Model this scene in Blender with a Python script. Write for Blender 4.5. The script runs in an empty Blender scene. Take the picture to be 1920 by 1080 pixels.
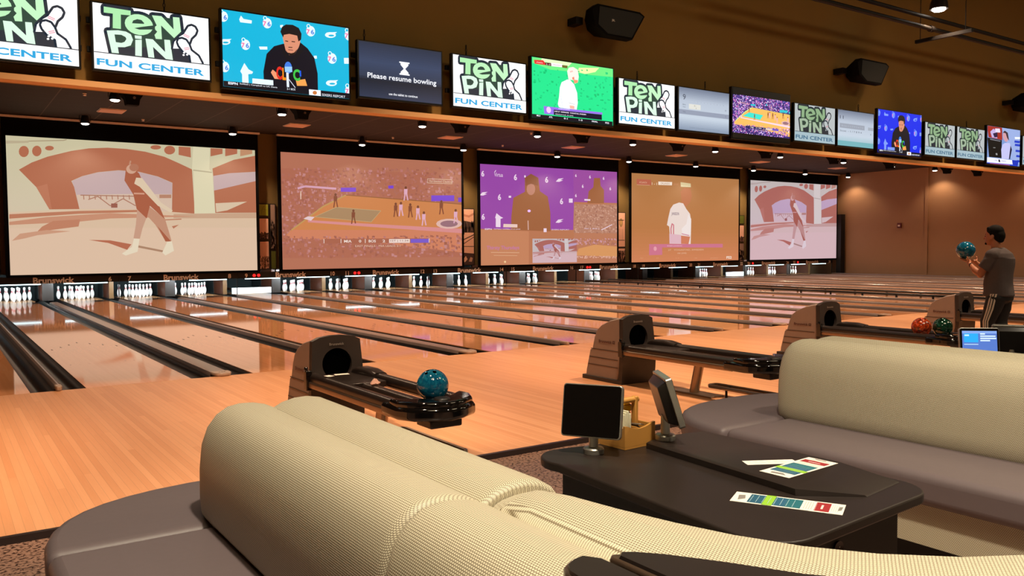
import bpy, bmesh, math, random
import numpy as np
from mathutils import Vector, Matrix
random.seed(7)
S = bpy.context.scene
COL = S.collection
PI = math.pi
P = 1.6624            # lane pitch
LB = lambda n: (n-1)*P   # X of the boundary number n (0 = between lanes 4 and 5)

# ------------------------------------------------------------------ camera
cam_d = bpy.data.cameras.new('camera'); cam = bpy.data.objects.new('camera', cam_d); COL.objects.link(cam)
S.camera = cam
cam_d.sensor_width = 36; cam_d.lens = 36*1578.8/1920; cam_d.clip_start = .05; cam_d.clip_end = 200
yaw, pit, rol = .6024, .0482, -.0065
F = Vector((math.sin(yaw)*math.cos(pit), math.cos(yaw)*math.cos(pit), -math.sin(pit)))
R0 = Vector((math.cos(yaw), -math.sin(yaw), 0)); U0 = R0.cross(F)
R1 = R0*math.cos(rol)+U0*math.sin(rol); U1 = -R0*math.sin(rol)+U0*math.cos(rol)
m = Matrix((R1, U1, -F)).transposed().to_4x4(); m.translation = Vector((-2.692, -9.752, 1.444)); cam.matrix_world = m

# ------------------------------------------------------------------ world, exposure
S.view_settings.view_transform = 'Standard'; S.view_settings.look = 'None'
S.view_settings.gamma = 1; S.view_settings.use_curve_mapping = False; S.view_settings.exposure = 0
W = bpy.data.worlds.new('world'); S.world = W; W.use_nodes = True
W.node_tree.nodes['Background'].inputs[0].default_value = (1.0, .62, .36, 1)
W.node_tree.nodes['Background'].inputs[1].default_value = .045

def area(name, loc, size, power, col, target=None, sizey=None, spread=None):
    d = bpy.data.lights.new(name, 'AREA'); d.energy = power; d.color = col; d.size = size
    if sizey: d.shape = 'RECTANGLE'; d.size_y = sizey
    else: d.shape = 'DISK'
    if spread: d.spread = spread
    o = bpy.data.objects.new(name, d); COL.objects.link(o); o.location = loc
    if target is not None: o.rotation_euler = (Vector(target)-Vector(loc)).to_track_quat('-Z', 'Y').to_euler()
    return o
def spot(name, loc, power, col, angle, target, radius=.06, blend=.6):
    d = bpy.data.lights.new(name, 'SPOT'); d.energy = power; d.color = col; d.spot_size = angle; d.spot_blend = blend; d.shadow_soft_size = radius
    o = bpy.data.objects.new(name, d); COL.objects.link(o); o.location = loc
    o.rotation_euler = (Vector(target)-Vector(loc)).to_track_quat('-Z', 'Y').to_euler()
    return o
ORANGE = (1.0, .68, .44); WARM = (1.0, .70, .40)
# house lights over the approach and the seating (the recessed downlights of the front ceiling)
for i in range(12):
    spot('approach_downlight', (-4.6+3.3*i, -5.0, 5.9), 1300, ORANGE, math.radians(56), (-4.6+3.3*i, -2.75, 0), radius=.15, blend=.55)
for i in range(4):
    spot('seating_downlight', (-1.6+3.6*i, -9.3, 5.9), 1500 if i == 0 else 560, (1.0, .87, .66), math.radians(84), (-1.6+3.6*i, -8.7, 0), radius=.15, blend=.6)

for i in range(5):  # soft fill without fixtures, added to brighten the bulkhead wall and sofas
    area('added_ceiling_fill', (-2+6.5*i, -8.2, 6.12), 2.4, 115, (1.0, .80, .50), (-2+6.5*i, -7.2, 0))
# ------------------------------------------------------------------ materials
def s2l(c):
    c = c/255.0
    return c/12.92 if c <= .04045 else ((c+.055)/1.055)**2.4
def rgb(*c): return (s2l(c[0]), s2l(c[1]), s2l(c[2]), 1)
def mat(name, c, rough=.5, metal=0, emit=0, noise=0, nscale=20, bump=0, coat=0, spec=None, rn=0):
    M = bpy.data.materials.new(name); M.use_nodes = True; nt = M.node_tree; b = nt.nodes['Principled BSDF']
    c = rgb(*c); b.inputs['Base Color'].default_value = c
    b.inputs['Roughness'].default_value = rough; b.inputs['Metallic'].default_value = metal
    if coat: b.inputs['Coat Weight'].default_value = coat; b.inputs['Coat Roughness'].default_value = .05
    if spec is not None: b.inputs['Specular IOR Level'].default_value = spec
    if emit: b.inputs['Emission Color'].default_value = c; b.inputs['Emission Strength'].default_value = emit
    if noise or bump or rn:
        tc = nt.nodes.new('ShaderNodeTexCoord'); n = nt.nodes.new('ShaderNodeTexNoise')
        n.inputs['Scale'].default_value = nscale; n.inputs['Detail'].default_value = 5
        nt.links.new(tc.outputs['Object'], n.inputs['Vector'])
        if noise:
            mx = nt.nodes.new('ShaderNodeMix'); mx.data_type = 'RGBA'
            mx.inputs[6].default_value = tuple(v*(1-noise) for v in c[:3])+(1,); mx.inputs[7].default_value = tuple(min(1, v*(1+noise)) for v in c[:3])+(1,)
            nt.links.new(n.outputs['Fac'], mx.inputs[0]); nt.links.new(mx.outputs[2], b.inputs['Base Color'])
        if bump:
            bp = nt.nodes.new('ShaderNodeBump'); bp.inputs['Strength'].default_value = bump; bp.inputs['Distance'].default_value = .01
            nt.links.new(n.outputs['Fac'], bp.inputs['Height']); nt.links.new(bp.outputs['Normal'], b.inputs['Normal'])
        if rn:
            mr = nt.nodes.new('ShaderNodeMapRange'); mr.inputs[3].default_value = max(0, rough-rn); mr.inputs[4].default_value = rough+rn
            nt.links.new(n.outputs['Fac'], mr.inputs[0]); nt.links.new(mr.outputs[0], b.inputs['Roughness'])
    return M
def nodes_of(name):
    M = bpy.data.materials.new(name); M.use_nodes = True; return M, M.node_tree, M.node_tree.nodes['Principled BSDF']
def math_n(nt, op, a, b=None):
    n = nt.nodes.new('ShaderNodeMath'); n.operation = op
    for i, v in enumerate((a, b)):
        if v is None: continue
        if isinstance(v, (int, float)): n.inputs[i].default_value = v
        else: nt.links.new(v, n.inputs[i])
    return n.outputs[0]
def board_mat(name, c1, c2, width, length, rough, seam=.35, coat=0, spec=.5):
    """long boards running along Y"""
    M, nt, b = nodes_of(name); L = nt.links
    tc = nt.nodes.new('ShaderNodeTexCoord'); sep = nt.nodes.new('ShaderNodeSeparateXYZ'); L.new(tc.outputs['Object'], sep.inputs[0])
    bx = math_n(nt, 'DIVIDE', sep.outputs[0], width); fx = math_n(nt, 'FLOOR', bx)
    yo = math_n(nt, 'ADD', sep.outputs[1], math_n(nt, 'MULTIPLY', fx, .731)); by = math_n(nt, 'FLOOR', math_n(nt, 'DIVIDE', yo, length))
    cmb = nt.nodes.new('ShaderNodeCombineXYZ'); L.new(fx, cmb.inputs[0]); L.new(by, cmb.inputs[1])
    wn = nt.nodes.new('ShaderNodeTexWhiteNoise'); wn.noise_dimensions = '2D'; L.new(cmb.outputs[0], wn.inputs['Vector'])
    mp = nt.nodes.new('ShaderNodeMapping'); mp.inputs['Scale'].default_value = (40, 1.6, 1); L.new(tc.outputs['Object'], mp.inputs[0])
    ns = nt.nodes.new('ShaderNodeTexNoise'); ns.inputs['Scale'].default_value = 2; ns.inputs['Detail'].default_value = 6; L.new(mp.outputs[0], ns.inputs['Vector'])
    f = math_n(nt, 'ADD', math_n(nt, 'MULTIPLY', wn.outputs['Value'], .55), math_n(nt, 'MULTIPLY', ns.outputs['Fac'], .45))
    mx = nt.nodes.new('ShaderNodeMix'); mx.data_type = 'RGBA'; mx.inputs[6].default_value = rgb(*c1); mx.inputs[7].default_value = rgb(*c2); L.new(f, mx.inputs[0])
    fr = math_n(nt, 'FRACT', bx); ed = math_n(nt, 'LESS_THAN', math_n(nt, 'ABSOLUTE', math_n(nt, 'SUBTRACT', fr, .5)), .47)
    sm = math_n(nt, 'ADD', math_n(nt, 'MULTIPLY', ed, seam), 1-seam)
    m2 = nt.nodes.new('ShaderNodeMix'); m2.data_type = 'RGBA'; m2.blend_type = 'MULTIPLY'; m2.inputs[0].default_value = 1
    L.new(mx.outputs[2], m2.inputs[6]); L.new(sm, m2.inputs[7]); L.new(m2.outputs[2], b.inputs['Base Color'])
    b.inputs['Roughness'].default_value = rough; b.inputs['Specular IOR Level'].default_value = spec
    if coat: b.inputs['Coat Weight'].default_value = coat; b.inputs['Coat Roughness'].default_value = .02
    return M
M = {}
M['approach'] = board_mat('maple_approach', (212, 146, 100), (236, 176, 130), .045, 3.2, .36, .22, spec=.4)
M['lane'] = board_mat('lane_synthetic', (222, 152, 104), (234, 168, 120), .0275, 2.4, .05, .06, spec=.5)
M['deck'] = board_mat('pin_deck_wood', (200, 140, 90), (215, 160, 110), .0275, 3, .12, .1)
M['black'] = mat('black_paint', (16, 14, 14), .6)
M['gutter'] = mat('gutter_plastic', (22, 19, 19), .3, noise=.2, nscale=9)
M['subfloor'] = mat('subfloor_black', (10, 9, 9), .8)
M['cap'] = mat('capping_grey', (142, 124, 118), .28, noise=.12, nscale=6)
M['capnose'] = mat('capping_nose_plastic', (178, 152, 134), .3)
M['capdark'] = mat('capping_dark_edge', (44, 34, 34), .35)
M['olive'] = mat('olive_wall_paint', (140, 106, 44), .8, noise=.05, nscale=3, bump=.03)
M['olive2'] = mat('olive_back_wall', (112, 92, 48), .8, noise=.06, nscale=3)
M['right'] = mat('terracotta_wall_paint', (168, 132, 98), .8, noise=.04, nscale=2)
M['trimlip'] = mat('bulkhead_trim_paint', (206, 158, 104), .6, noise=.04, nscale=4)
M['masking'] = mat('masking_black', (13, 12, 13), .55)
M['screenblack'] = mat('screen_border_black', (7, 7, 8), .9, spec=.1)
M['white'] = mat('white_bar', (240, 226, 216), .5)
M['pinwhite'] = mat('pin_white', (240, 240, 238), .18)
M['red'] = mat('pin_red', (190, 25, 35), .3)
M['silver'] = mat('brushed_silver', (176, 172, 165), .32, metal=.8, rn=.08, nscale=60)
M['steel'] = mat('satin_steel', (150, 130, 112), .33, metal=.9)
M['darkplastic'] = mat('dark_plastic', (34, 28, 26), .3, noise=.15, nscale=30)
M['gloss'] = mat('gloss_black_plastic', (14, 12, 12), .07, coat=.4)
M['hood'] = mat('taupe_hood_plastic', (132, 114, 104), .5, noise=.05, nscale=12)
M['hoodfront'] = mat('brown_black_plastic', (42, 36, 34), .42, noise=.1, nscale=20)
M['hole'] = mat('painted_hole_dark', (2, 2, 2), 1, spec=0)  # flat black standing in for the darkness inside openings
M['laminate'] = mat('espresso_laminate', (38, 30, 27), .42, noise=.25, nscale=9, spec=.35)
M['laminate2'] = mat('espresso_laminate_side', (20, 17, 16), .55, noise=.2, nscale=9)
M['walnut'] = None
M['vinyl'] = mat('grey_vinyl', (108, 95, 97), .5, noise=.04, nscale=30, bump=.04)
M['bamboo'] = mat('bamboo_wood', (196, 138, 66), .42, noise=.18, nscale=7)
M['paper'] = mat('paper_white', (236, 226, 216), .7)
M['yellow'] = mat('yellow_cap', (226, 170, 20), .35)
M['skin'] = mat('skin', (178, 112, 80), .5)
M['hair'] = mat('hair_black', (12, 9, 8), .75, bump=.4, nscale=120, spec=.15)
M['shirt'] = mat('grey_shirt', (80, 70, 71), .85, noise=.06, nscale=30)
M['trouser'] = mat('black_track_trousers', (16, 14, 16), .7)
M['stripe'] = mat('white_stripe', (215, 200, 185), .7)
M['wire'] = mat('dark_metal', (18, 15, 14), .6, spec=.3)
M['tv'] = mat('tv_bezel_black', (10, 9, 10), .3)
M['speaker'] = mat('speaker_black', (6, 5, 5), .8, spec=.15)
M['wood_div'] = mat('kickback_wood', (96, 52, 34), .3, noise=.15, nscale=5)
M['div_grey'] = mat('kickback_grey', (48, 38, 34), .4, noise=.1, nscale=5)
M['div_edge'] = mat('kickback_edge', (112, 78, 44), .4, noise=.08, nscale=5)
M['pit'] = mat('pit_curtain', (14, 26, 28), .8)  # black, with the teal light of the pit mixed into the colour
M['letter'] = mat('mask_lettering', (252, 244, 238), .5)
M['carpet'] = None
def carpet():
    Mt, nt, b = nodes_of('brown_speckled_floor'); L = nt.links
    tc = nt.nodes.new('ShaderNodeTexCoord'); v = nt.nodes.new('ShaderNodeTexNoise'); v.inputs['Scale'].default_value = 55; v.inputs['Detail'].default_value = 3
    L.new(tc.outputs['Object'], v.inputs['Vector'])
    r = nt.nodes.new('ShaderNodeValToRGB'); r.color_ramp.elements[0].position = .40; r.color_ramp.elements[0].color = rgb(62, 44, 38)
    r.color_ramp.elements[1].position = .50; r.color_ramp.elements[1].color = rgb(158, 122, 106)
    e = r.color_ramp.elements.new(.72); e.color = rgb(168, 132, 114)
    e = r.color_ramp.elements.new(.80); e.color = rgb(230, 206, 180)
    L.new(v.outputs['Fac'], r.inputs[0]); L.new(r.outputs[0], b.inputs['Base Color']); b.inputs['Roughness'].default_value = .32
    return Mt
M['carpet'] = carpet()
def ceiling_mat():
    Mt, nt, b = nodes_of('dark_ceiling_tiles'); L = nt.links
    tc = nt.nodes.new('ShaderNodeTexCoord'); sep = nt.nodes.new('ShaderNodeSeparateXYZ'); L.new(tc.outputs['Object'], sep.inputs[0])
    def line(o, sz, off, w):
        fr = math_n(nt, 'FRACT', math_n(nt, 'DIVIDE', math_n(nt, 'ADD', o, off), sz)); return math_n(nt, 'LESS_THAN', fr, w/sz)
    gx = line(sep.outputs[0], 1.3, .22, .025); gy = line(sep.outputs[1], .65, 0, .016)
    hid = math_n(nt, 'MULTIPLY', gy, .35)
    g = math_n(nt, 'MAXIMUM', gx, hid)
    mx = nt.nodes.new('ShaderNodeMix'); mx.data_type = 'RGBA'; mx.inputs[6].default_value = rgb(38, 33, 31); mx.inputs[7].default_value = rgb(84, 74, 66); L.new(g, mx.inputs[0])
    L.new(mx.outputs[2], b.inputs['Base Color']); b.inputs['Roughness'].default_value = .8
    return Mt
M['ceiling'] = ceiling_mat()
def weave():
    """cream basket-weave upholstery; UV in metres"""
    Mt, nt, b = nodes_of('cream_woven_vinyl'); L = nt.links
    uv = nt.nodes.new('ShaderNodeUVMap'); sc = nt.nodes.new('ShaderNodeMapping'); sc.inputs['Scale'].default_value = (1/.0075, 1/.0060, 1); L.new(uv.outputs[0], sc.inputs[0])
    sep = nt.nodes.new('ShaderNodeSeparateXYZ'); L.new(sc.outputs[0], sep.inputs[0])
    fy = math_n(nt, 'FLOOR', sep.outputs[1]); off = math_n(nt, 'MULTIPLY', math_n(nt, 'MODULO', math_n(nt, 'ABSOLUTE', fy), 2.0), .5)
    cx = math_n(nt, 'SUBTRACT', math_n(nt, 'FRACT', math_n(nt, 'ADD', sep.outputs[0], off)), .5)
    cy = math_n(nt, 'SUBTRACT', math_n(nt, 'FRACT', sep.outputs[1]), .5)
    d = math_n(nt, 'SQRT', math_n(nt, 'ADD', math_n(nt, 'POWER', math_n(nt, 'ABSOLUTE', cx), 2.0), math_n(nt, 'POWER', math_n(nt, 'ABSOLUTE', cy), 2.0)))
    r = nt.nodes.new('ShaderNodeValToRGB'); r.color_ramp.elements[0].position = .30; r.color_ramp.elements[0].color = rgb(226, 217, 192)
    r.color_ramp.elements[1].position = .52; r.color_ramp.elements[1].color = rgb(126, 112, 86)
    L.new(d, r.inputs[0]); L.new(r.outputs[0], b.inputs['Base Color'])
    bp = nt.nodes.new('ShaderNodeBump'); bp.inputs['Strength'].default_value = .5; bp.inputs['Distance'].default_value = .0015; bp.invert = True
    L.new(d, bp.inputs['Height']); L.new(bp.outputs['Normal'], b.inputs['Normal']); b.inputs['Roughness'].default_value = .5
    return Mt
M['weave'] = weave()
def walnut():
    Mt, nt, b = nodes_of('dark_walnut'); L = nt.links
    tc = nt.nodes.new('ShaderNodeTexCoord'); mp = nt.nodes.new('ShaderNodeMapping'); mp.inputs['Scale'].default_value = (30, 3, 3); mp.inputs['Rotation'].default_value = (0, 0, .6); L.new(tc.outputs['Object'], mp.inputs[0])
    n = nt.nodes.new('ShaderNodeTexNoise'); n.inputs['Scale'].default_value = 3; n.inputs['Detail'].default_value = 6; L.new(mp.outputs[0], n.inputs['Vector'])
    mx = nt.nodes.new('ShaderNodeMix'); mx.data_type = 'RGBA'; mx.inputs[6].default_value = rgb(38, 28, 22); mx.inputs[7].default_value = rgb(84, 66, 52); L.new(n.outputs['Fac'], mx.inputs[0])
    L.new(mx.outputs[2], b.inputs['Base Color']); b.inputs['Roughness'].default_value = .3; return Mt
M['walnut'] = walnut()
def swirl(name, c1, c2, sc=14):
    Mt, nt, b = nodes_of(name); L = nt.links
    tc = nt.nodes.new('ShaderNodeTexCoord'); n = nt.nodes.new('ShaderNodeTexNoise'); n.inputs['Scale'].default_value = sc; n.inputs['Detail'].default_value = 4; n.inputs['Distortion'].default_value = 2.5
    L.new(tc.outputs['Object'], n.inputs['Vector'])
    r = nt.nodes.new('ShaderNodeValToRGB'); r.color_ramp.elements[0].position = .35; r.color_ramp.elements[0].color = rgb(*c1); r.color_ramp.elements[1].position = .65; r.color_ramp.elements[1].color = rgb(*c2)
    L.new(n.outputs['Fac'], r.inputs[0]); L.new(r.outputs[0], b.inputs['Base Color']); b.inputs['Roughness'].default_value = .08; b.inputs['Coat Weight'].default_value = .5; return Mt
M['teal'] = swirl('teal_ball', (4, 74, 112), (24, 116, 146)); M['orangeball'] = swirl('orange_ball', (64, 12, 8), (200, 74, 30)); M['greenball'] = swirl('green_ball', (4, 22, 16), (20, 72, 52))
def emit_mat(name, c, s):
    return mat(name, c, .5, emit=s)
M['tube'] = emit_mat('cool_tube', (205, 245, 255), 5)
M['lampglow'] = emit_mat('lamp_glow', (255, 240, 225), 14)
M['redled'] = emit_mat('red_indicator', (255, 30, 30), 2.2)
def pic_mat(name, s):
    Mt, nt, b = nodes_of(name)
    at = nt.nodes.new('ShaderNodeAttribute'); at.attribute_name = 'Col'
    nt.links.new(at.outputs['Color'], b.inputs['Emission Color']); b.inputs['Emission Strength'].default_value = s
    b.inputs['Base Color'].default_value = (.02, .02, .02, 1); b.inputs['Roughness'].default_value = .35; b.inputs['Specular IOR Level'].default_value = .3
    return Mt
M['pic_tv'] = pic_mat('screen_light', 1.15); M['pic_proj'] = pic_mat('projected_light', 1.0); M['pic_dim'] = pic_mat('screen_light_dim', .9)
def print_mat(name):
    Mt, nt, b = nodes_of(name); at = nt.nodes.new('ShaderNodeAttribute'); at.attribute_name = 'Col'
    nt.links.new(at.outputs['Color'], b.inputs['Base Color']); b.inputs['Roughness'].default_value = .6; return Mt
M['print'] = print_mat('printed_ink')

# ------------------------------------------------------------------ mesh builder
class MB:
    def __init__(s): s.v = []; s.f = []; s.uv = None
    def add(s, v, f):
        o = len(s.v); s.v += [tuple(p) for p in v]; s.f += [tuple(i+o for i in q) for q in f]; return s
    def box(s, x0, x1, y0, y1, z0, z1):
        return s.add([(x0, y0, z0), (x1, y0, z0), (x1, y1, z0), (x0, y1, z0), (x0, y0, z1), (x1, y0, z1), (x1, y1, z1), (x0, y1, z1)],
                     [(0, 3, 2, 1), (4, 5, 6, 7), (0, 1, 5, 4), (1, 2, 6, 5), (2, 3, 7, 6), (3, 0, 4, 7)])
    def rings(s, rs, cap=True, closed=True, loop=False):
        n = len(rs[0]); v = [p for r in rs for p in r]; f = []
        m_ = len(rs)
        for i in range(m_ if loop else m_-1):
            a = i*n; b = ((i+1) % m_)*n
            for j in range(n if closed else n-1):
                k = (j+1) % n; f.append((a+j, a+k, b+k, b+j))
        if cap and not loop: f.append(tuple(range(n-1, -1, -1))); f.append(tuple((m_-1)*n+j for j in range(n)))
        return s.add(v, f)
    def prism(s, poly, a, b, axis='Z'):
        g = {'Z': lambda p, t: (p[0], p[1], t), 'X': lambda p, t: (t, p[0], p[1]), 'Y': lambda p, t: (p[0], t, p[1])}[axis]
        return s.rings([[g(p, a) for p in poly], [g(p, b) for p in poly]])
    def tube(s, pts, r, n=10, cap=True, loop=False):
        pts = [Vector(p) for p in pts]; rr = r if isinstance(r, (list, tuple)) else [r]*len(pts); rs = []; up = None
        for i, p in enumerate(pts):
            if loop: d = pts[(i+1) % len(pts)]-pts[i-1]
            else: d = pts[min(i+1, len(pts)-1)]-pts[max(i-1, 0)]
            d.normalize()
            if up is None: up = Vector((0, 0, 1)) if abs(d.z) < .9 else Vector((1, 0, 0))
            x = d.cross(up).normalized(); y = x.cross(d).normalized(); up = y
            rs.append([tuple(p+x*math.cos(2*PI*k/n)*rr[i]+y*math.sin(2*PI*k/n)*rr[i]) for k in range(n)])
        return s.rings(rs, cap, True, loop)
    def cyl(s, c, r, z0, z1, n=24, r2=None):
        r2 = r if r2 is None else r2
        return s.rings([[(c[0]+r*math.cos(2*PI*k/n), c[1]+r*math.sin(2*PI*k/n), z0) for k in range(n)], [(c[0]+r2*math.cos(2*PI*k/n), c[1]+r2*math.sin(2*PI*k/n), z1) for k in range(n)]])
    def lathe(s, prof, c=(0, 0, 0), n=20):
        return s.rings([[(c[0]+r*math.cos(2*PI*k/n), c[1]+r*math.sin(2*PI*k/n), c[2]+z) for k in range(n)] for r, z in prof])
    def ell(s, c, r, n=16, m_=10):
        return s.rings([[(c[0]+r[0]*math.sin(PI*i/m_)*math.cos(2*PI*k/n), c[1]+r[1]*math.sin(PI*i/m_)*math.sin(2*PI*k/n), c[2]-r[2]*math.cos(PI*i/m_)) for k in range(n)] for i in [.12]+list(range(1, m_))+[m_-.12]])
    def caps(s, a, b, ra, rb, n=12):
        """tapered capsule"""
        a = Vector(a); b = Vector(b); d = (b-a); L = d.length; d = d/L if L > 1e-6 else Vector((0, 0, 1))
        pts = []; rr = []
        for t in (-.98, -.8, -.5, -.2): pts.append(a+d*ra*t); rr.append(ra*math.sqrt(1-t*t))
        for t in (.2, .5, .8, .98): pts.append(b+d*rb*t); rr.append(rb*math.sqrt(1-t*t))
        return s.tube(pts, rr, n)
    def xf(s, mtx):
        s.v = [tuple(mtx @ Vector(p)) for p in s.v]; return s
def rrect(x0, x1, y0, y1, r, n=5):
    out = []
    for cx, cy, a in ((x1-r, y1-r, 0), (x0+r, y1-r, PI/2), (x0+r, y0+r, PI), (x1-r, y0+r, 3*PI/2)):
        for i in range(n+1): t = a+PI/2*i/n; out.append((cx+r*math.cos(t), cy+r*math.sin(t)))
    return out
def obj(name, mb, m_, parent=None, bevel=0, smooth=True, seg=2):
    me = bpy.data.meshes.new(name)
    me.from_pydata(mb.v, [], mb.f)
    if mb.uv: 
        l = me.uv_layers.new(name='UVMap')
        for p in me.polygons:
            for li, vi in zip(p.loop_indices, p.vertices): l.data[li].uv = mb.uv[vi]
    bm = bmesh.new(); bm.from_mesh(me); bmesh.ops.recalc_face_normals(bm, faces=bm.faces); bm.to_mesh(me); bm.free()
    me.materials.append(m_)
    o = bpy.data.objects.new(name, me); COL.objects.link(o)
    if parent: o.parent = parent
    if smooth:
        me.polygons.foreach_set('use_smooth', [True]*len(me.polygons)); me.set_sharp_from_angle(angle=math.radians(38))
    if bevel:
        b = o.modifiers.new('bevel', 'BEVEL'); b.width = bevel; b.segments = seg; b.limit_method = 'ANGLE'; b.angle_limit = math.radians(40)
    return o
def thing(name, label, cat, loc=(0, 0, 0), rz=0, group=None):
    o = bpy.data.objects.new(name, None); COL.objects.link(o); o.location = loc; o.rotation_euler = (0, 0, rz); o.empty_display_size = .1
    o['label'] = label; o['category'] = cat
    if group: o['group'] = group
    return o
def tag(o, label, cat, group=None):
    o['label'] = label; o['category'] = cat
    if group: o['group'] = group
    return o
def struct(name, mb, m_, **k):
    o = obj(name, mb, m_, **k); o['kind'] = 'structure'; return o
def dup(o, loc, label, rz=None, group=None):
    def cp(a, par):
        c = a.copy(); COL.objects.link(c); c.parent = par
        for ch in kids.get(a, []): cp(ch, c)
        return c
    kids = {}
    def walk(a):
        kids[a] = list(a.children)
        for c in a.children: walk(c)
    walk(o); r = cp(o, None); r.location = loc; r['label'] = label
    if rz is not None: r.rotation_euler = (0, 0, rz)
    if group: r['group'] = group
    return r
# text as flat faces: cached per string
_tc = {}
def text_geo(s, bold=0.0):
    k = (s, bold)
    if k in _tc: return _tc[k]
    cu = bpy.data.curves.new('t', 'FONT'); cu.body = s; cu.size = 1; cu.offset = bold; cu.resolution_u = 3; cu.fill_mode = 'FRONT' if hasattr(cu, 'fill_mode') else cu.fill_mode
    o = bpy.data.objects.new('t', cu); COL.objects.link(o)
    me = o.to_mesh(); v = [(p.co.x, p.co.y) for p in me.vertices]; f = [tuple(p.vertices) for p in me.polygons]
    o.to_mesh_clear(); bpy.data.objects.remove(o); bpy.data.curves.remove(cu)
    if v:
        x0 = min(p[0] for p in v); x1 = max(p[0] for p in v); y0 = min(p[1] for p in v); y1 = max(p[1] for p in v)
        v = [((p[0]-x0)/(x1-x0), (p[1]-y0)/(y1-y0)) for p in v]; asp = (x1-x0)/(y1-y0)
    else: asp = 1
    _tc[k] = (v, f, asp); return _tc[k]
def text_obj(name, s, m_, parent, origin, ux, uy, h, w=None, bold=0, center=True):
    """flat lettering with a little thickness on a plane spanned by ux, uy; origin = centre of the text"""
    v, f, asp = text_geo(s, bold); w = w or h*asp; ux = Vector(ux).normalized(); uy = Vector(uy).normalized(); nn = ux.cross(uy); o = Vector(origin)
    mb = MB(); pts = [o+ux*(p[0]-.5)*w+uy*(p[1]-.5)*h for p in v]
    mb.add([p+nn*.0015 for p in pts], f)
    return obj(name, mb, m_, parent, smooth=False)

# ------------------------------------------------------------------ pictures: flat coloured shapes on a display
def homog(src):
    dst = [(0, 0), (1, 0), (1, 1), (0, 1)]; A = []; B = []
    for (x, y), (u, v) in zip(src, dst):
        A.append([x, y, 1, 0, 0, 0, -u*x, -u*y]); B.append(u); A.append([0, 0, 0, x, y, 1, -v*x, -v*y]); B.append(v)
    h = np.linalg.solve(np.array(A, float), np.array(B, float)); return h
def clip(poly):
    for ax, lim, sg in ((0, 0, 1), (0, 1, -1), (1, 0, 1), (1, 1, -1)):
        out = []
        for i in range(len(poly)):
            a = poly[i-1]; b = poly[i]; da = (a[ax]-lim)*sg; db = (b[ax]-lim)*sg
            if (da >= 0) != (db >= 0): t = da/(da-db); out.append((a[0]+(b[0]-a[0])*t, a[1]+(b[1]-a[1])*t))
            if db >= 0: out.append(b)
        poly = out
        if not poly: return []
    return poly
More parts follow.
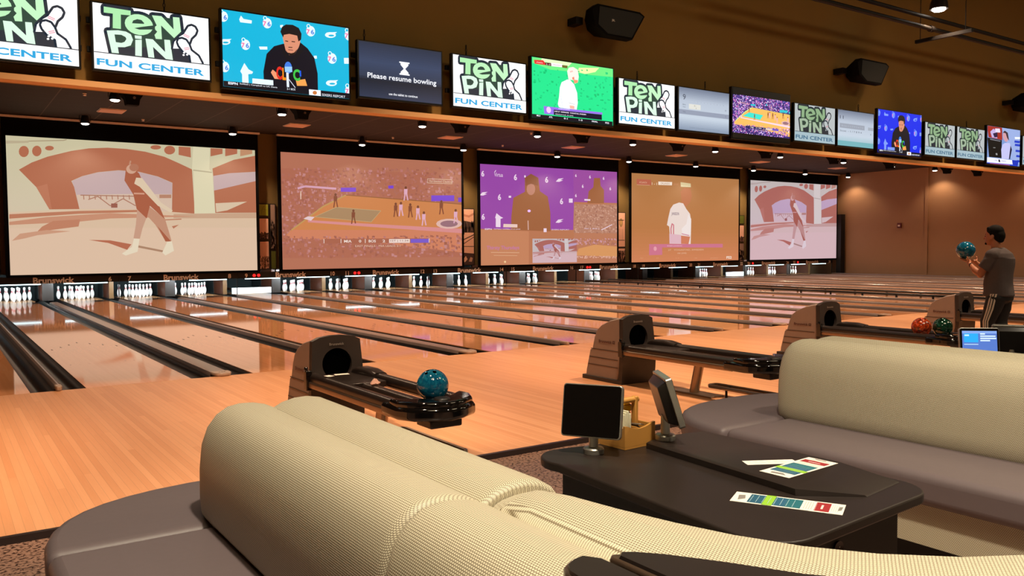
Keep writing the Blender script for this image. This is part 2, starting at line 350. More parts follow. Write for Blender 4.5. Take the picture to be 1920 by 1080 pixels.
class Pic:
    def __init__(s, w, h, corners=None, step=.0004):
        s.w = w; s.h = h; s.v = []; s.f = []; s.c = []; s.n = 0; s.bb = []; s.spk = None; s.step = step; s.sub = (0, 0, 1, 1); s.tint = None; s.hm = homog(corners) if corners else None
    def uv(s, p):
        if s.hm is None: u, v = p
        else:
            h = s.hm; d = h[6]*p[0]+h[7]*p[1]+1; u = (h[0]*p[0]+h[1]*p[1]+h[2])/d; v = (h[3]*p[0]+h[4]*p[1]+h[5])/d
        return u, v
    def raw(s, poly, col):
        """poly in uv (0..1, v down)"""
        poly = clip([(p[0], p[1]) for p in poly])
        if len(poly) < 3: return
        a = s.sub; poly = [(a[0]+p[0]*(a[2]-a[0]), a[1]+p[1]*(a[3]-a[1])) for p in poly]
        if s.tint: col = s.tint(col)
        o = len(s.v); d = s.layer(poly, col)*s.step
        s.v += [((p[0]-.5)*s.w, -d, (.5-p[1])*s.h) for p in poly]; s.f.append(tuple(range(o, o+len(poly)))); s.c.append(col)
    def layer(s, poly, col):
        """the lowest sheet above every differently coloured shape it overlaps"""
        x0 = min(p[0] for p in poly); x1 = max(p[0] for p in poly); y0 = min(p[1] for p in poly); y1 = max(p[1] for p in poly)
        if s.spk is not None: return s.spk
        n = 1
        for a, b, c, d, l, cc in s.bb:
            if a < x1-1e-6 and b > x0+1e-6 and c < y1-1e-6 and d > y0+1e-6:
                n = max(n, l+1 if cc != col else l)
        s.bb.append((x0, x1, y0, y1, n, col)); return n
    def poly(s, pts, col): s.raw([s.uv(p) for p in pts], col)
    def rect(s, x0, y0, x1, y1, col): s.poly([(x0, y0), (x1, y0), (x1, y1), (x0, y1)], col)
    def ell(s, x, y, rx, ry, col, n=14, a0=0, a1=2*PI): s.poly([(x+rx*math.cos(a0+(a1-a0)*k/n), y+ry*math.sin(a0+(a1-a0)*k/n)) for k in range(n)], col)
    def line(s, pts, w, col):
        for a, b in zip(pts[:-1], pts[1:]):
            dx = b[0]-a[0]; dy = b[1]-a[1]; L = math.hypot(dx, dy) or 1; nx = -dy/L*w/2; ny = dx/L*w/2
            s.poly([(a[0]+nx, a[1]+ny), (b[0]+nx, b[1]+ny), (b[0]-nx, b[1]-ny), (a[0]-nx, a[1]-ny)], col)
    def outline(s, pts, w, col):
        s.line(list(pts)+[pts[0]], w, col)
        for p in pts: s.ell(p[0], p[1], w/2, w/2, col, 8)
    def grad(s, stops, n=24):
        """vertical bands of the display's own picture; stops: (v, colour)"""
        for i in range(n):
            v = (i+.5)/n
            for (a, ca), (b, cb) in zip(stops[:-1], stops[1:]):
                if a <= v <= b: t = (v-a)/(b-a); col = tuple(ca[k]+(cb[k]-ca[k])*t for k in range(3)); break
            s.raw([(0, i/n), (1, i/n), (1, (i+1)/n), (0, (i+1)/n)], col)
    def text(s, st, u, v, h, col, w=None, bold=0, italic=0):
        """centre (u, v) in uv, h = cap height in uv, w = width in uv"""
        tv, tf, asp = text_geo(st, bold); H = h; Wd = w if w else h*s.h*asp/s.w
        if s.tint: col = s.tint(col)
        a = s.sub
        if not (0 < u-.5*Wd+.001 and u+.5*Wd < 1.001 and 0 < v-.5*H and v+.5*H < 1): return
        bx = [(a[0]+(u+q*Wd)*(a[2]-a[0]), a[1]+(v+q*H)*(a[3]-a[1])) for q in (-.5, .5)]; d = s.layer(bx, col)*s.step; o = len(s.v)
        for p in tv:
            uu = u+(p[0]-.5)*Wd; vv = v-(p[1]-.5)*H; uu = a[0]+uu*(a[2]-a[0]); vv = a[1]+vv*(a[3]-a[1]); s.v.append(((uu-.5)*s.w, -d, (.5-vv)*s.h))
        for q in tf: s.f.append(tuple(i+o for i in q)); s.c.append(col)
    def textp(s, st, x, y, h, col, w=None, bold=0):
        """like text but centre, height and width in crop pixels"""
        u, v = s.uv((x, y)); u2, v2 = s.uv((x, y+h)); hh = abs(v2-v); ww = None
        if w: u3, v3 = s.uv((x+w, y)); ww = abs(u3-u)
        s.text(st, u, v, hh, col, ww, bold)
    def specks(s, x0, y0, x1, y1, n, cols, sz, seed=1):
        r = random.Random(seed); c4 = [s.uv(q) for q in ((x0, y0), (x1, y0), (x1, y1), (x0, y1))]
        a = s.sub; c4 = [(a[0]+q[0]*(a[2]-a[0]), a[1]+q[1]*(a[3]-a[1])) for q in c4]; s.spk = s.layer(c4, ('specks', seed))
        for i in range(n):
            x = r.uniform(x0, x1); y = r.uniform(y0, y1); a = sz*r.uniform(.4, 1.2); b = sz*r.uniform(.4, 1.2)
            s.poly([(x-a, y-b), (x+a, y-b*.6), (x+a*.8, y+b), (x-a*.9, y+b)], r.choice(cols))
        s.spk = None
    def build(s, name, m_, parent, loc):
        me = bpy.data.meshes.new(name); me.from_pydata([(p[0]+loc[0], p[1]+loc[1], p[2]+loc[2]) for p in s.v], [], s.f)
        ca = me.color_attributes.new('Col', 'FLOAT_COLOR', 'CORNER'); buf = []
        for p, c in zip(me.polygons, s.c):
            l = (s2l(max(0, min(255, c[0]))), s2l(max(0, min(255, c[1]))), s2l(max(0, min(255, c[2]))), 1)
            buf += list(l)*p.loop_total
        ca.data.foreach_set('color', buf); me.materials.append(m_)
        o = bpy.data.objects.new(name, me); COL.objects.link(o); o.parent = parent; return o

# ================================================================== SETTING
WR = 35.5
struct('floor', MB().box(-9, WR+4, -4.84, -.0, -.12, 0), M['approach'], smooth=False)
struct('floor_seating', MB().box(-9, WR+4, -13.5, -4.84, -.16, -.035), M['carpet'], smooth=False)
struct('trim_1', MB().box(-9, WR, -4.875, -4.842, -.034, .004), M['capdark'], smooth=False)
struct('floor_lane_bed', MB().box(-9, WR+4, 0, 20.2, -.25, -.14), M['subfloor'], smooth=False)
struct('ceiling', MB().box(-9, WR+.2, -1.94, 16.9, 5.03, 5.2), M['ceiling'], smooth=False)
struct('ceiling_front', MB().box(-9, WR+4, -13.5, -1.8, 6.2, 6.35), mat('front_ceiling_dark', (70, 56, 34), .85), smooth=False)
struct('wall_back', MB().box(-9, WR+.2, 16.42, 16.6, .80, 5.03), M['olive2'], smooth=False)
struct('wall_pit_back', MB().box(-9, WR+.2, 20.0, 20.2, -.14, 2.2), M['subfloor'], smooth=False)
struct('wall_right', MB().box(WR, WR+.2, -1.9, 20.2, -.14, 5.2), M['right'], smooth=False)
struct('trim_2', MB().box(WR-.06, WR-.001, 11.6, 11.75, 0, 5.02), M['right'], smooth=False)
struct('baseboard_right', MB().box(WR-.03, WR-.001, -1.9, 16.3, -.13, .13), M['right'], smooth=False)
struct('wall_bulkhead', MB().box(-9, WR+4, -2.0, -1.94, 2.77, 6.2), M['olive'], smooth=False)
struct('trim_3', MB().box(-9, WR+4, -2.15, -2.001, 2.765, 2.812), M['trimlip'], smooth=False)
struct('wall_left', MB().box(-9.2, -9, -13.5, 20.2, -.14, 6.3), M['olive2'], smooth=False)
struct('wall_concourse', MB().box(-9, WR+4, -13.7, -13.5, -.14, 6.3), M['olive2'], smooth=False)

NW = ['zero', 'one', 'two', 'three', 'four', 'five', 'six', 'seven', 'eight', 'nine', 'ten', 'eleven', 'twelve', 'thirteen', 'fourteen', 'fifteen', 'sixteen', 'seventeen', 'eighteen', 'nineteen', 'twenty', 'twenty-one', 'twenty-two', 'twenty-three', 'twenty-four', 'twenty-five', 'twenty-six', 'twenty-seven', 'twenty-eight']
# ================================================================== LANES
GE, GO = .2555, .3453                 # half gap at the plain divisions / at the ball-return divisions
half = lambda n: GO if n % 2 else GE
Y1 = 18.75
def gutter_mb(x0, x1):
    n = 10; r = (x1-x0)/2; cx = (x0+x1)/2; rs = []
    for y in (.0, Y1):
        up = [(cx+r*math.cos(PI+PI*k/n), y, -.012+.095*math.sin(PI+PI*k/n)) for k in range(n+1)]
        lo = [(cx+(r)*math.cos(2*PI-PI*k/n)*1.0, y, -.022+.105*math.sin(2*PI-PI*k/n)) for k in range(n+1)]
        rs.append(up+lo)
    return MB().rings(rs)
dots_rows = [(-1, .0)]
for L_ in range(3, 28):
    nl = L_-5+1-1+0      # boundary on the left of lane L_ is n = L_-5+... 
    nl = L_-4; nr = nl+1
    nl -= 0
    xl = LB(nl-0)+0; xr = LB(nr)
    # lane L_ lies between boundaries n = L_-4-... (lane 6 is between n=1 and n=2 -> n = L_-5)
    nl = L_-5; nr = L_-4; xl = LB(nl); xr = LB(nr)
    if xr > WR+.8: continue
    a = xl+half(nl); b = xr-half(nr)
    lab = 'glossy tan bowling lane running to the pin deck of lane %s' % NW[L_]
    if L_ == 3: lab = 'glossy tan bowling lane at the left border of the photo, outermost of all lanes'
    if L_ == 17: lab = 'glossy bowling lane seventeen with its raised bumper rails along both gutters'
    t = thing('bowling_lane', lab, 'bowling lane', ((a+b)/2, 0, 0), group='bowling lanes side by side')
    hw = (b-a)/2
    obj('lane_surface', MB().box(-hw, hw, .003, 17.45, -.06, 0), M['lane'], t, smooth=False)
    obj('pin_deck', MB().box(-hw, hw, 17.453, Y1, -.06, 0), M['deck'], t, smooth=False)
    # aiming arrows and dots let into the surface
    if L_ < 14:
        mk = MB()
        for k in range(-3, 4):
            x = k*hw*.27; y = 4.85-abs(k)*.28
            mk.add([(x-.014, y, .0008), (x+.014, y, .0008), (x, y+.15, .0008)], [(0, 1, 2)])
        for k in (-4, -3, -2, 2, 3, 4):
            x = k*hw*.2; c = [(x+.008*math.cos(2*PI*j/8), 2.1+.008*math.sin(2*PI*j/8), .0008) for j in range(8)]; mk.add(c, [tuple(range(8))])
        obj('aiming_marks', mk, M['capdark'], t, smooth=False)
    for sgn in (-1, 1):
        g = .2425 if (nl if sgn < 0 else nr) % 2 == 0 else .235
        g = min(g, half(nl if sgn < 0 else nr)-.035)
        x0, x1 = (-hw-g, -hw-.002) if sgn < 0 else (hw+.002, hw+g)
        obj('gutter', gutter_mb(x0, x1), M['gutter'], t)
    if L_ == 17:
        for sgn in (-1, 1):
            mb = MB().tube([(sgn*(hw+.06), .6, .13), (sgn*(hw+.06), 15.9, .13)], .03, 8)
            for k in range(16): mb.box(sgn*(hw+.06)-.012, sgn*(hw+.06)+.012, .9+k, .95+k, -.05, .12)
            obj('bumper_rail', mb, M['gutter'], t)
# approach dots in front of the foul line
for L_ in range(3, 14):
    pass
for n in range(-1, 23):
    if LB(n) > WR-.5: continue
    odd = n % 2 != 0; w = .105 if odd else .033
    if n == -1: lab = 'long grey return capping at the left border of the photo beside lane three'
    else: lab = ('wide pale grey capping over the ball return between lanes %s and %s' if odd else 'narrow grey ridge dividing the gutters of lanes %s and %s') % (NW[n+4], NW[n+5])
    t = thing('lane_capping', lab, 'lane divider', (LB(n), 0, 0), group='lane cappings')
    if odd:
        prof = [(-w, -.14), (w, -.14), (w, .0), (w*.86, .028), (0, .036), (-w*.86, .028), (-w, .0)]
        obj('capping', MB().prism(prof, .16, 16.25, 'Y'), M['cap'], t)
        nose = [(-w, .158), (w, .158), (w, .04), (w*.75, -.03), (w*.3, -.055), (-w*.3, -.055), (-w*.75, -.03), (-w, .04)]
        obj('nose', MB().prism(nose, .002, .040), M['capnose'], t, bevel=.012)
        mk = MB()
        for dx in (-.03, 0, .03): mk.box(dx-.009, dx+.009, .03, .036, .0405, .0412); mk.box(dx-.005, dx+.007, .05, .056, .0405, .0412)
        obj('nose_marking', mk, M['capdark'], t, smooth=False)
    else:
        prof = [(-w, -.14), (w, -.14), (w, .0), (w*.7, .04), (0, .052), (-w*.7, .04), (-w, .0)]
        obj('capping', MB().prism(prof, .12, 16.25, 'Y'), M['cap'], t)
        nose = [(-w, .118), (w, .118), (w, .0), (w*.6, -.045), (-w*.6, -.045), (-w, .0)]
        obj('nose', MB().prism(nose, .002, .05), M['capnose'], t, bevel=.01)

# pit dividers (kickbacks)
for n in range(-1, 23):
    if LB(n) > WR-.3: continue
    w = .14 if n % 2 else .06
    t = thing('kickback', ('wide' if n % 2 else 'narrow')+(' pit side wall between the pins of lanes %s and %s' % (NW[n+4], NW[n+5])), 'pit divider', (LB(n), 17.62, 0), group='pit dividers')
    obj('panel', MB().box(-w, w, .02, 2.0, .003, .78), M['wood_div'], t, smooth=False)
    obj('front_edge', MB().box(-w-.004, w+.004, -.01, .018, .003, .53), M['div_grey' if n % 2 else 'div_edge'], t, smooth=False)
    obj('liner', MB().box(-w-.012, w+.012, 1.1, 1.98, .004, .74), M['pit'], t, smooth=False)

# ================================================================== PINS
PR = [(.0257, 0), (.0285, .006), (.0366, .019), (.0500, .057), (.0575, .086), (.0605, .114), (.0580, .149), (.0495, .184), (.0392, .210), (.0300, .235), (.0250, .254), (.0232, .276), (.0240, .298), (.0290, .321), (.0322, .343), (.0318, .356), (.0260, .370), (.0150, .379), (.004, .381)]
PIN = None
PINPOS = [(0, 0), (-.152, .264), (.152, .264), (-.305, .528), (0, .528), (.305, .528), (-.457, .79), (-.152, .79), (.152, .79), (.457, .79)]
lanes_pins = [4, 5, 6, 7, 8, 10, 11, 12, 13, 14, 15, 16, 18, 22, 24, 25, 26]
for L_ in lanes_pins:
    cx = (L_-5.5)*P
    for k, (dx, dy) in enumerate(PINPOS):
        g = 'pins standing on lane %s' % NW[L_]
        if k == 0: lab = 'white head pin, foremost of the rack on lane %s' % NW[L_]
        elif k == 6: lab = 'white pin at the left rear corner of the rack on lane %s' % NW[L_]
        elif k == 9: lab = 'white pin at the right rear corner of the rack on lane %s' % NW[L_]
        else: lab = 'white bowling pin with a red neck band, in the cluster on lane %s' % NW[L_]
        if L_ == 4 and False: pass
        loc = (cx+dx, 17.83+dy, .0005)
        if PIN is None:
            PIN = thing('bowling_pin', lab, 'bowling pin', loc, group=g)
            obj('pin_body', MB().lathe(PR, n=16), M['pinwhite'], PIN)
            st = MB()
            st.lathe([(.0305, .238), (.0268, .252)], n=16); st.lathe([(.0250, .262), (.0248, .279)], n=16)
            obj('neck_band', st, M['red'], PIN)
            pinsrc = PIN
        else: dup(pinsrc, loc, lab, group=g)
# sweep bars guarding the empty decks
for L_ in (9, 23):
    cx = (L_-5.5)*P
    t = thing('sweep_bar', 'white pinsetter sweep bar lowered across the empty deck of lane %s' % NW[L_], 'sweep bar', (cx, 17.52, 0))
    obj('guard', MB().box(-.64, .64, 0, .05, .002, .20), mat('sweep_white', (235, 240, 242), .4), t, bevel=.01)
    for sg in (-1, 1): obj('arm', MB().box(sg*.60-.02, sg*.60+.02, .052, 1.1, .12, .2), M['darkplastic'], t)

# ================================================================== MASKING UNITS with lettering, tubes, indicators
for k in range(-1, 11):
    cx = 2*k*P; x0 = -P+.004; x1 = P-.004
    if cx+x0 > WR-.4: continue
    if cx+x1 > WR-.05: x1 = WR-.05-cx
    l1, l2 = 5+2*k, 6+2*k
    t = thing('masking_unit', 'black masking board over lanes %s and %s with maker lettering' % (NW[l1], NW[l2]), 'masking unit', (cx, 16.23, 0), group='masking boards over the pins')
    bo = obj('board', MB().box(x0, x1, 0, .06, .55, .735), M['masking'], t, smooth=False)
    obj('support_post', MB().box(x1-.022, x1-.002, .01, .045, .056, .549), M['masking'], t, smooth=False)
    text_obj('lettering', 'Brunswick', M['letter'], bo, (0.02, -.002, .628), (1, 0, 0), (0, 0, 1), .17, 1.0, bold=.035)
    if k > -1: text_obj('lane_number', str(l1), M['letter'], bo, (x0+.26, -.002, .628), (1, 0, 0), (0, 0, 1), .135, bold=.03)
    if x1 > 1.5: text_obj('lane_number', str(l2), M['letter'], bo, (x1-.24, -.002, .628), (1, 0, 0), (0, 0, 1), .135, bold=.03)
    if l1 in (9, 11, 17, 23, 25):
        for j in range(2 if l1 < 20 else 1):
            obj('indicator_light', MB().cyl((0, 0), .045, 0, .02, 14).xf(Matrix.Translation((x0+.50+(.03 if l1 > 9 else 0)+.14*j, -.004, .63)) @ Matrix.Rotation(PI/2, 4, 'X')), M['redled'], bo)
PITC = {}
warmpit = (1.0, .80, .50)
for L_ in range(4, 27):
    cx = (L_-5.5)*P
    if cx+.6 > WR: continue
    warm = L_ in (9, 11, 17, 23)
    t = thing('pit_light', 'cool white tube light under the masking above lane %s' % NW[L_], 'tube light', (cx, 16.42, .522), group='tube lights over the pin decks')
    obj('tube', MB().tube([(-.55, 0, 0), (.55, 0, 0)], .012, 8), M['tube'], t)
    obj('bracket', MB().box(-.62, .62, -.129, .07, .032, .05).box(-.5, -.46, .195, .215, .0, .2775).box(.46, .5, .195, .215, .0, .2775).box(-.5, .5, .02, .215, .03, .05), M['darkplastic'], t, smooth=False)
    a = area('pit_lamp', (cx, 16.62, .62), 1.1, {9: 20, 19: 1.5, 20: 1.5, 21: 1.5}.get(L_, 27 if L_ < 19 else 18), (.80, .95, 1.0), (cx, 18.3, .12), sizey=.06, spread=math.radians(95))
t = thing('pit_curtain', 'black curtain, teal light painted in, hanging behind the pins of all lanes', 'curtain', (0, 19.85, 0))
obj('curtain', MB().box(-6, WR-.1, 0, .05, -.1, 1.2), M['pit'], t, smooth=False)
struct('ceiling_pit', MB().box(-9, WR+.2, 16.6, 20, .80, .9), M['subfloor'], smooth=False)

# ================================================================== PROJECTION SCREENS
SX0, SP, SW, SZ0, SZ1 = -1.0035, 7.372, 6.57, .793, 4.47
C1 = [(33, 112), (1613, 210), (1632, 968), (73, 997)]
def bridge(p):
    cr, sh, lav, sand = (203, 194, 163), (176, 106, 78), (192, 166, 166), (214, 186, 158)
    p.rect(-100, -100, 1800, 1200, cr)
    p.grad([(0, (200, 192, 158)), (.5, (206, 192, 165)), (1, (222, 186, 160))]) if p.sub == (0, 0, 1, 1) else None
    p.line([(33, 152), (400, 145), (420, 140)], 5, (160, 140, 110)); p.poly([(33, 145), (180, 148), (180, 160), (33, 165)], (185, 170, 140))
    p.poly([(120, 330), (200, 285), (300, 248), (450, 212), (560, 196), (680, 192), (800, 200), (920, 218), (1040, 250), (1130, 290), (1215, 330), (1235, 610), (1090, 606), (1092, 415), (1000, 375), (880, 345), (750, 335), (620, 347), (520, 372), (452, 402), (470, 440), (485, 500), (505, 580), (315, 582), (230, 440)], sh)
    p.poly([(230, 440), (300, 420), (330, 580), (315, 582)], (184, 116, 88))
    p.poly([(455, 403), (520, 373), (620, 348), (750, 336), (880, 346), (1000, 376), (1091, 416), (1089, 606), (505, 578), (487, 500), (470, 440)], lav)
    p.poly([(487, 490), (860, 485), (1089, 488), (1089, 606), (505, 578)], (210, 184, 164))
    for x in range(530, 860, 36): p.line([(x, 492), (x+3, 520)], 6, (172, 120, 100))
    p.line([(510, 492), (870, 500)], 6, (165, 115, 95)); p.line([(560, 520), (620, 500), (700, 560), (780, 515), (860, 560)], 6, (170, 118, 98)); p.rect(705, 545, 745, 572, (150, 90, 75)); p.rect(1010, 490, 1085, 512, (180, 130, 105))
    p.poly([(1222, 185), (1328, 196), (1325, 330), (1345, 350), (1362, 612), (1232, 610), (1225, 345), (1215, 330)], (216, 208, 174)); p.line([(1222, 335), (1342, 350)], 8, (180, 170, 140))
    p.poly([(1345, 325), (1480, 270), (1640, 240), (1640, 345), (1450, 355), (1350, 372)], sh)
    p.poly([(1350, 372), (1450, 355), (1640, 346), (1640, 402), (1355, 465)], lav)
    p.poly([(1355, 465), (1640, 400), (1640, 605), (1365, 606)], sh); p.poly([(1365, 545), (1565, 535), (1440, 590), (1370, 602)], (212, 190, 162))
    p.ell(150, 215, 32, 36, sh); p.ell(232, 212, 30, 34, sh); p.ell(312, 194, 28, 15, sh); p.ell(985, 190, 34, 14, sh); p.ell(1073, 208, 35, 28, sh); p.poly([(1130, 185), (1205, 190), (1208, 255), (1130, 238)], sh)
    for x in (1332, 1425, 1520): p.poly([(x, 196), (x+76, 200), (x+76, 232), (x, 248)], sh if x < 1500 else (190, 140, 105))
    p.poly([(62, 600), (500, 580), (870, 582), (1225, 610), (1640, 606), (1640, 1000), (60, 1010)], sand)
    p.poly([(62, 700), (1640, 700), (1640, 1000), (60, 1010)], (218, 188, 162))
    p.poly([(1100, 612), (1640, 606), (1640, 640), (1100, 640)], (196, 160, 132))
    p.poly([(62, 612), (500, 592), (870, 586), (870, 600), (500, 610), (62, 640)], (184, 120, 92)); p.poly([(62, 660), (300, 630), (700, 606), (1250, 628), (700, 640), (500, 660), (62, 680)], (196, 140, 112))
    p.poly([(270, 690), (340, 655), (510, 645), (500, 690), (330, 712), (240, 722)], (188, 126, 98)); p.poly([(130, 735), (300, 712), (450, 720), (240, 745), (160, 765), (80, 780)], (200, 150, 122)); p.poly([(1090, 690), (1135, 680), (1100, 705)], (180, 115, 88)); p.line([(1040, 650), (1150, 645)], 6, (180, 115, 88))
    # walking figure with a board
    p.poly([(565, 775), (700, 778), (835, 803), (808, 838), (690, 795)], (178, 104, 78)); p.poly([(868, 808), (1035, 842), (1032, 854), (868, 822)], (168, 130, 104))
    p.poly([(870, 580), (935, 620), (905, 700), (888, 768), (848, 765), (862, 680)], (196, 152, 128)); p.poly([(940, 560), (1045, 640), (1070, 720), (1088, 782), (1052, 786), (985, 680), (930, 620)], (190, 140, 114)); p.poly([(1000, 690), (1085, 785), (1050, 786)], (165, 92, 66))
    p.poly([(796, 330), (788, 400), (845, 490), (866, 580), (930, 640), (950, 560), (1045, 645), (1000, 540), (925, 462), (898, 395), (880, 355), (840, 318)], (166, 92, 66))
    p.poly([(862, 382), (900, 385), (1020, 540), (1095, 590), (1082, 604), (1000, 560), (885, 440), (850, 420)], (218, 196, 168)); p.ell(832, 328, 34, 30, (205, 160, 135)); p.ell(848, 318, 30, 24, (178, 118, 92)); p.line([(820, 300), (826, 275)], 10, (190, 140, 115)); p.line([(848, 482), (915, 484)], 10, (205, 150, 125))
    p.poly([(775, 862), (838, 820), (850, 768), (886, 770), (874, 850), (800, 874)], (226, 212, 186)); p.poly([(1030, 856), (1060, 790), (1090, 784), (1104, 845), (1050, 874)], (226, 212, 186))
def court(p, dimf=1.0, vivid=False):
    if vivid: bg, cr_, cc, key = (60, 40, 110), [(200, 150, 230), (130, 90, 190), (235, 120, 190), (90, 60, 150), (240, 220, 250), (60, 60, 160)], (252, 186, 96), (60, 225, 205)
    else: bg, cr_, cc, key = (174, 106, 84), [(184, 118, 112), (166, 100, 84), (178, 110, 94), (194, 134, 132), (160, 96, 78), (172, 108, 92), (176, 106, 86)], (204, 130, 78), (168, 134, 98)
    p.rect(0, 0, 1700, 1100, (0, 0, 0) if vivid else (178, 112, 88))
    p.poly([(170, 275), (1385, 320), (1390, 880), (175, 880)], bg)
    p.specks(180, 280, 1380, 500, 900, cr_, 9, 3); p.specks(180, 480, 520, 760, 330, cr_, 9, 5)
    p.poly([(605, 455), (1395, 525), (1395, 850), (900, 790), (190, 742), (240, 690), (450, 530)], cc)
    if not vivid: p.poly([(250, 690), (1395, 700), (1395, 850), (900, 790), (190, 742)], (206, 128, 96))
    p.line([(605, 458), (450, 535), (240, 692)], 9, (190, 150, 90) if not vivid else (190, 250, 160)); p.line([(605, 458), (1395, 524)], 6, (150, 96, 60) if not vivid else (30, 120, 130))
    p.poly([(540, 540), (840, 565), (775, 640), (395, 604)], key); p.outline([(540, 540), (840, 565), (775, 640), (395, 604)], 3, (190, 165, 120))
    p.poly([(350, 625), (720, 650), (1395, 690), (1395, 720), (700, 668), (350, 640)], (214, 140, 140) if not vivid else (250, 210, 225))
    p.poly([(320, 615), (350, 600), (395, 605), (370, 630)], (225, 200, 205)); p.ell(1300, 655, 88, 34, (220, 180, 170)); p.ell(1300, 655, 60, 22, (150, 110, 120))
    for a, b, c, d in ((570, 408, 672, 436), (1180, 463, 1335, 502), (1362, 478, 1392, 508), (890, 395, 925, 415)): p.rect(a, b, c, d, (120, 70, 205) if not vivid else (40, 190, 205))
    p.line([(280, 412), (330, 398), (540, 415)], 14, (212, 160, 180)); p.line([(302, 430), (302, 485)], 6, (230, 200, 180))
    for x, y, c in ((535, 500, 0), (655, 610, 0), (940, 565, 0), (975, 560, 1), (1038, 570, 0), (1090, 585, 1), (1130, 625, 1), (1248, 550, 0), (1008, 455, 1), (1345, 610, 1)):
        cl = (132, 74, 52) if c == 0 else (222, 170, 190)
        p.ell(x, y-45, 8, 10, (120, 70, 50)); p.poly([(x-12, y-36), (x+12, y-36), (x+10, y), (x-12, y)], cl); p.line([(x-6, y), (x-12, y+42)], 8, cl); p.line([(x+6, y), (x+14, y+40)], 8, cl)
    p.specks(185, 735, 1385, 875, 420, cr_, 9, 8)
    if vivid: p.rect(0, 875, 1700, 1100, (0, 0, 0))
    p.rect(458, 752, 1165, 784, (168, 100, 78) if not vivid else (30, 30, 90)); 
    p.rect(895, 756, 1035, 782, (236, 214, 204)); p.rect(1040, 756, 1165, 782, (120, 90, 200))
    wh = (240, 224, 214)
    p.line([(458, 754), (458, 782)], 4, wh); p.line([(572, 754), (572, 782)], 4, wh); p.line([(735, 754), (735, 782)], 4, wh); p.line([(1165, 754), (1165, 782)], 4, wh)
    p.textp('MIA', 618, 769, 18, wh, 50, .02); p.textp('0', 700, 769, 18, wh, 16, .02); p.textp('BOS', 782, 769, 18, wh, 48, .02); p.textp('2', 860, 769, 18, wh, 18, .02); p.textp('1ST | 11:34', 965, 769, 15, (120, 70, 60), 120)
    p.textp('EAST FINALS   MIA LEADS 2-1', 822, 802, 13, (226, 190, 170), 295)
    if not vivid: p.outline([(1155, 350), (1320, 358), (1320, 385), (1155, 378)], 3, (220, 190, 165)); p.textp('Hardwood Classics', 1242, 368, 14, (226, 200, 175), 150)
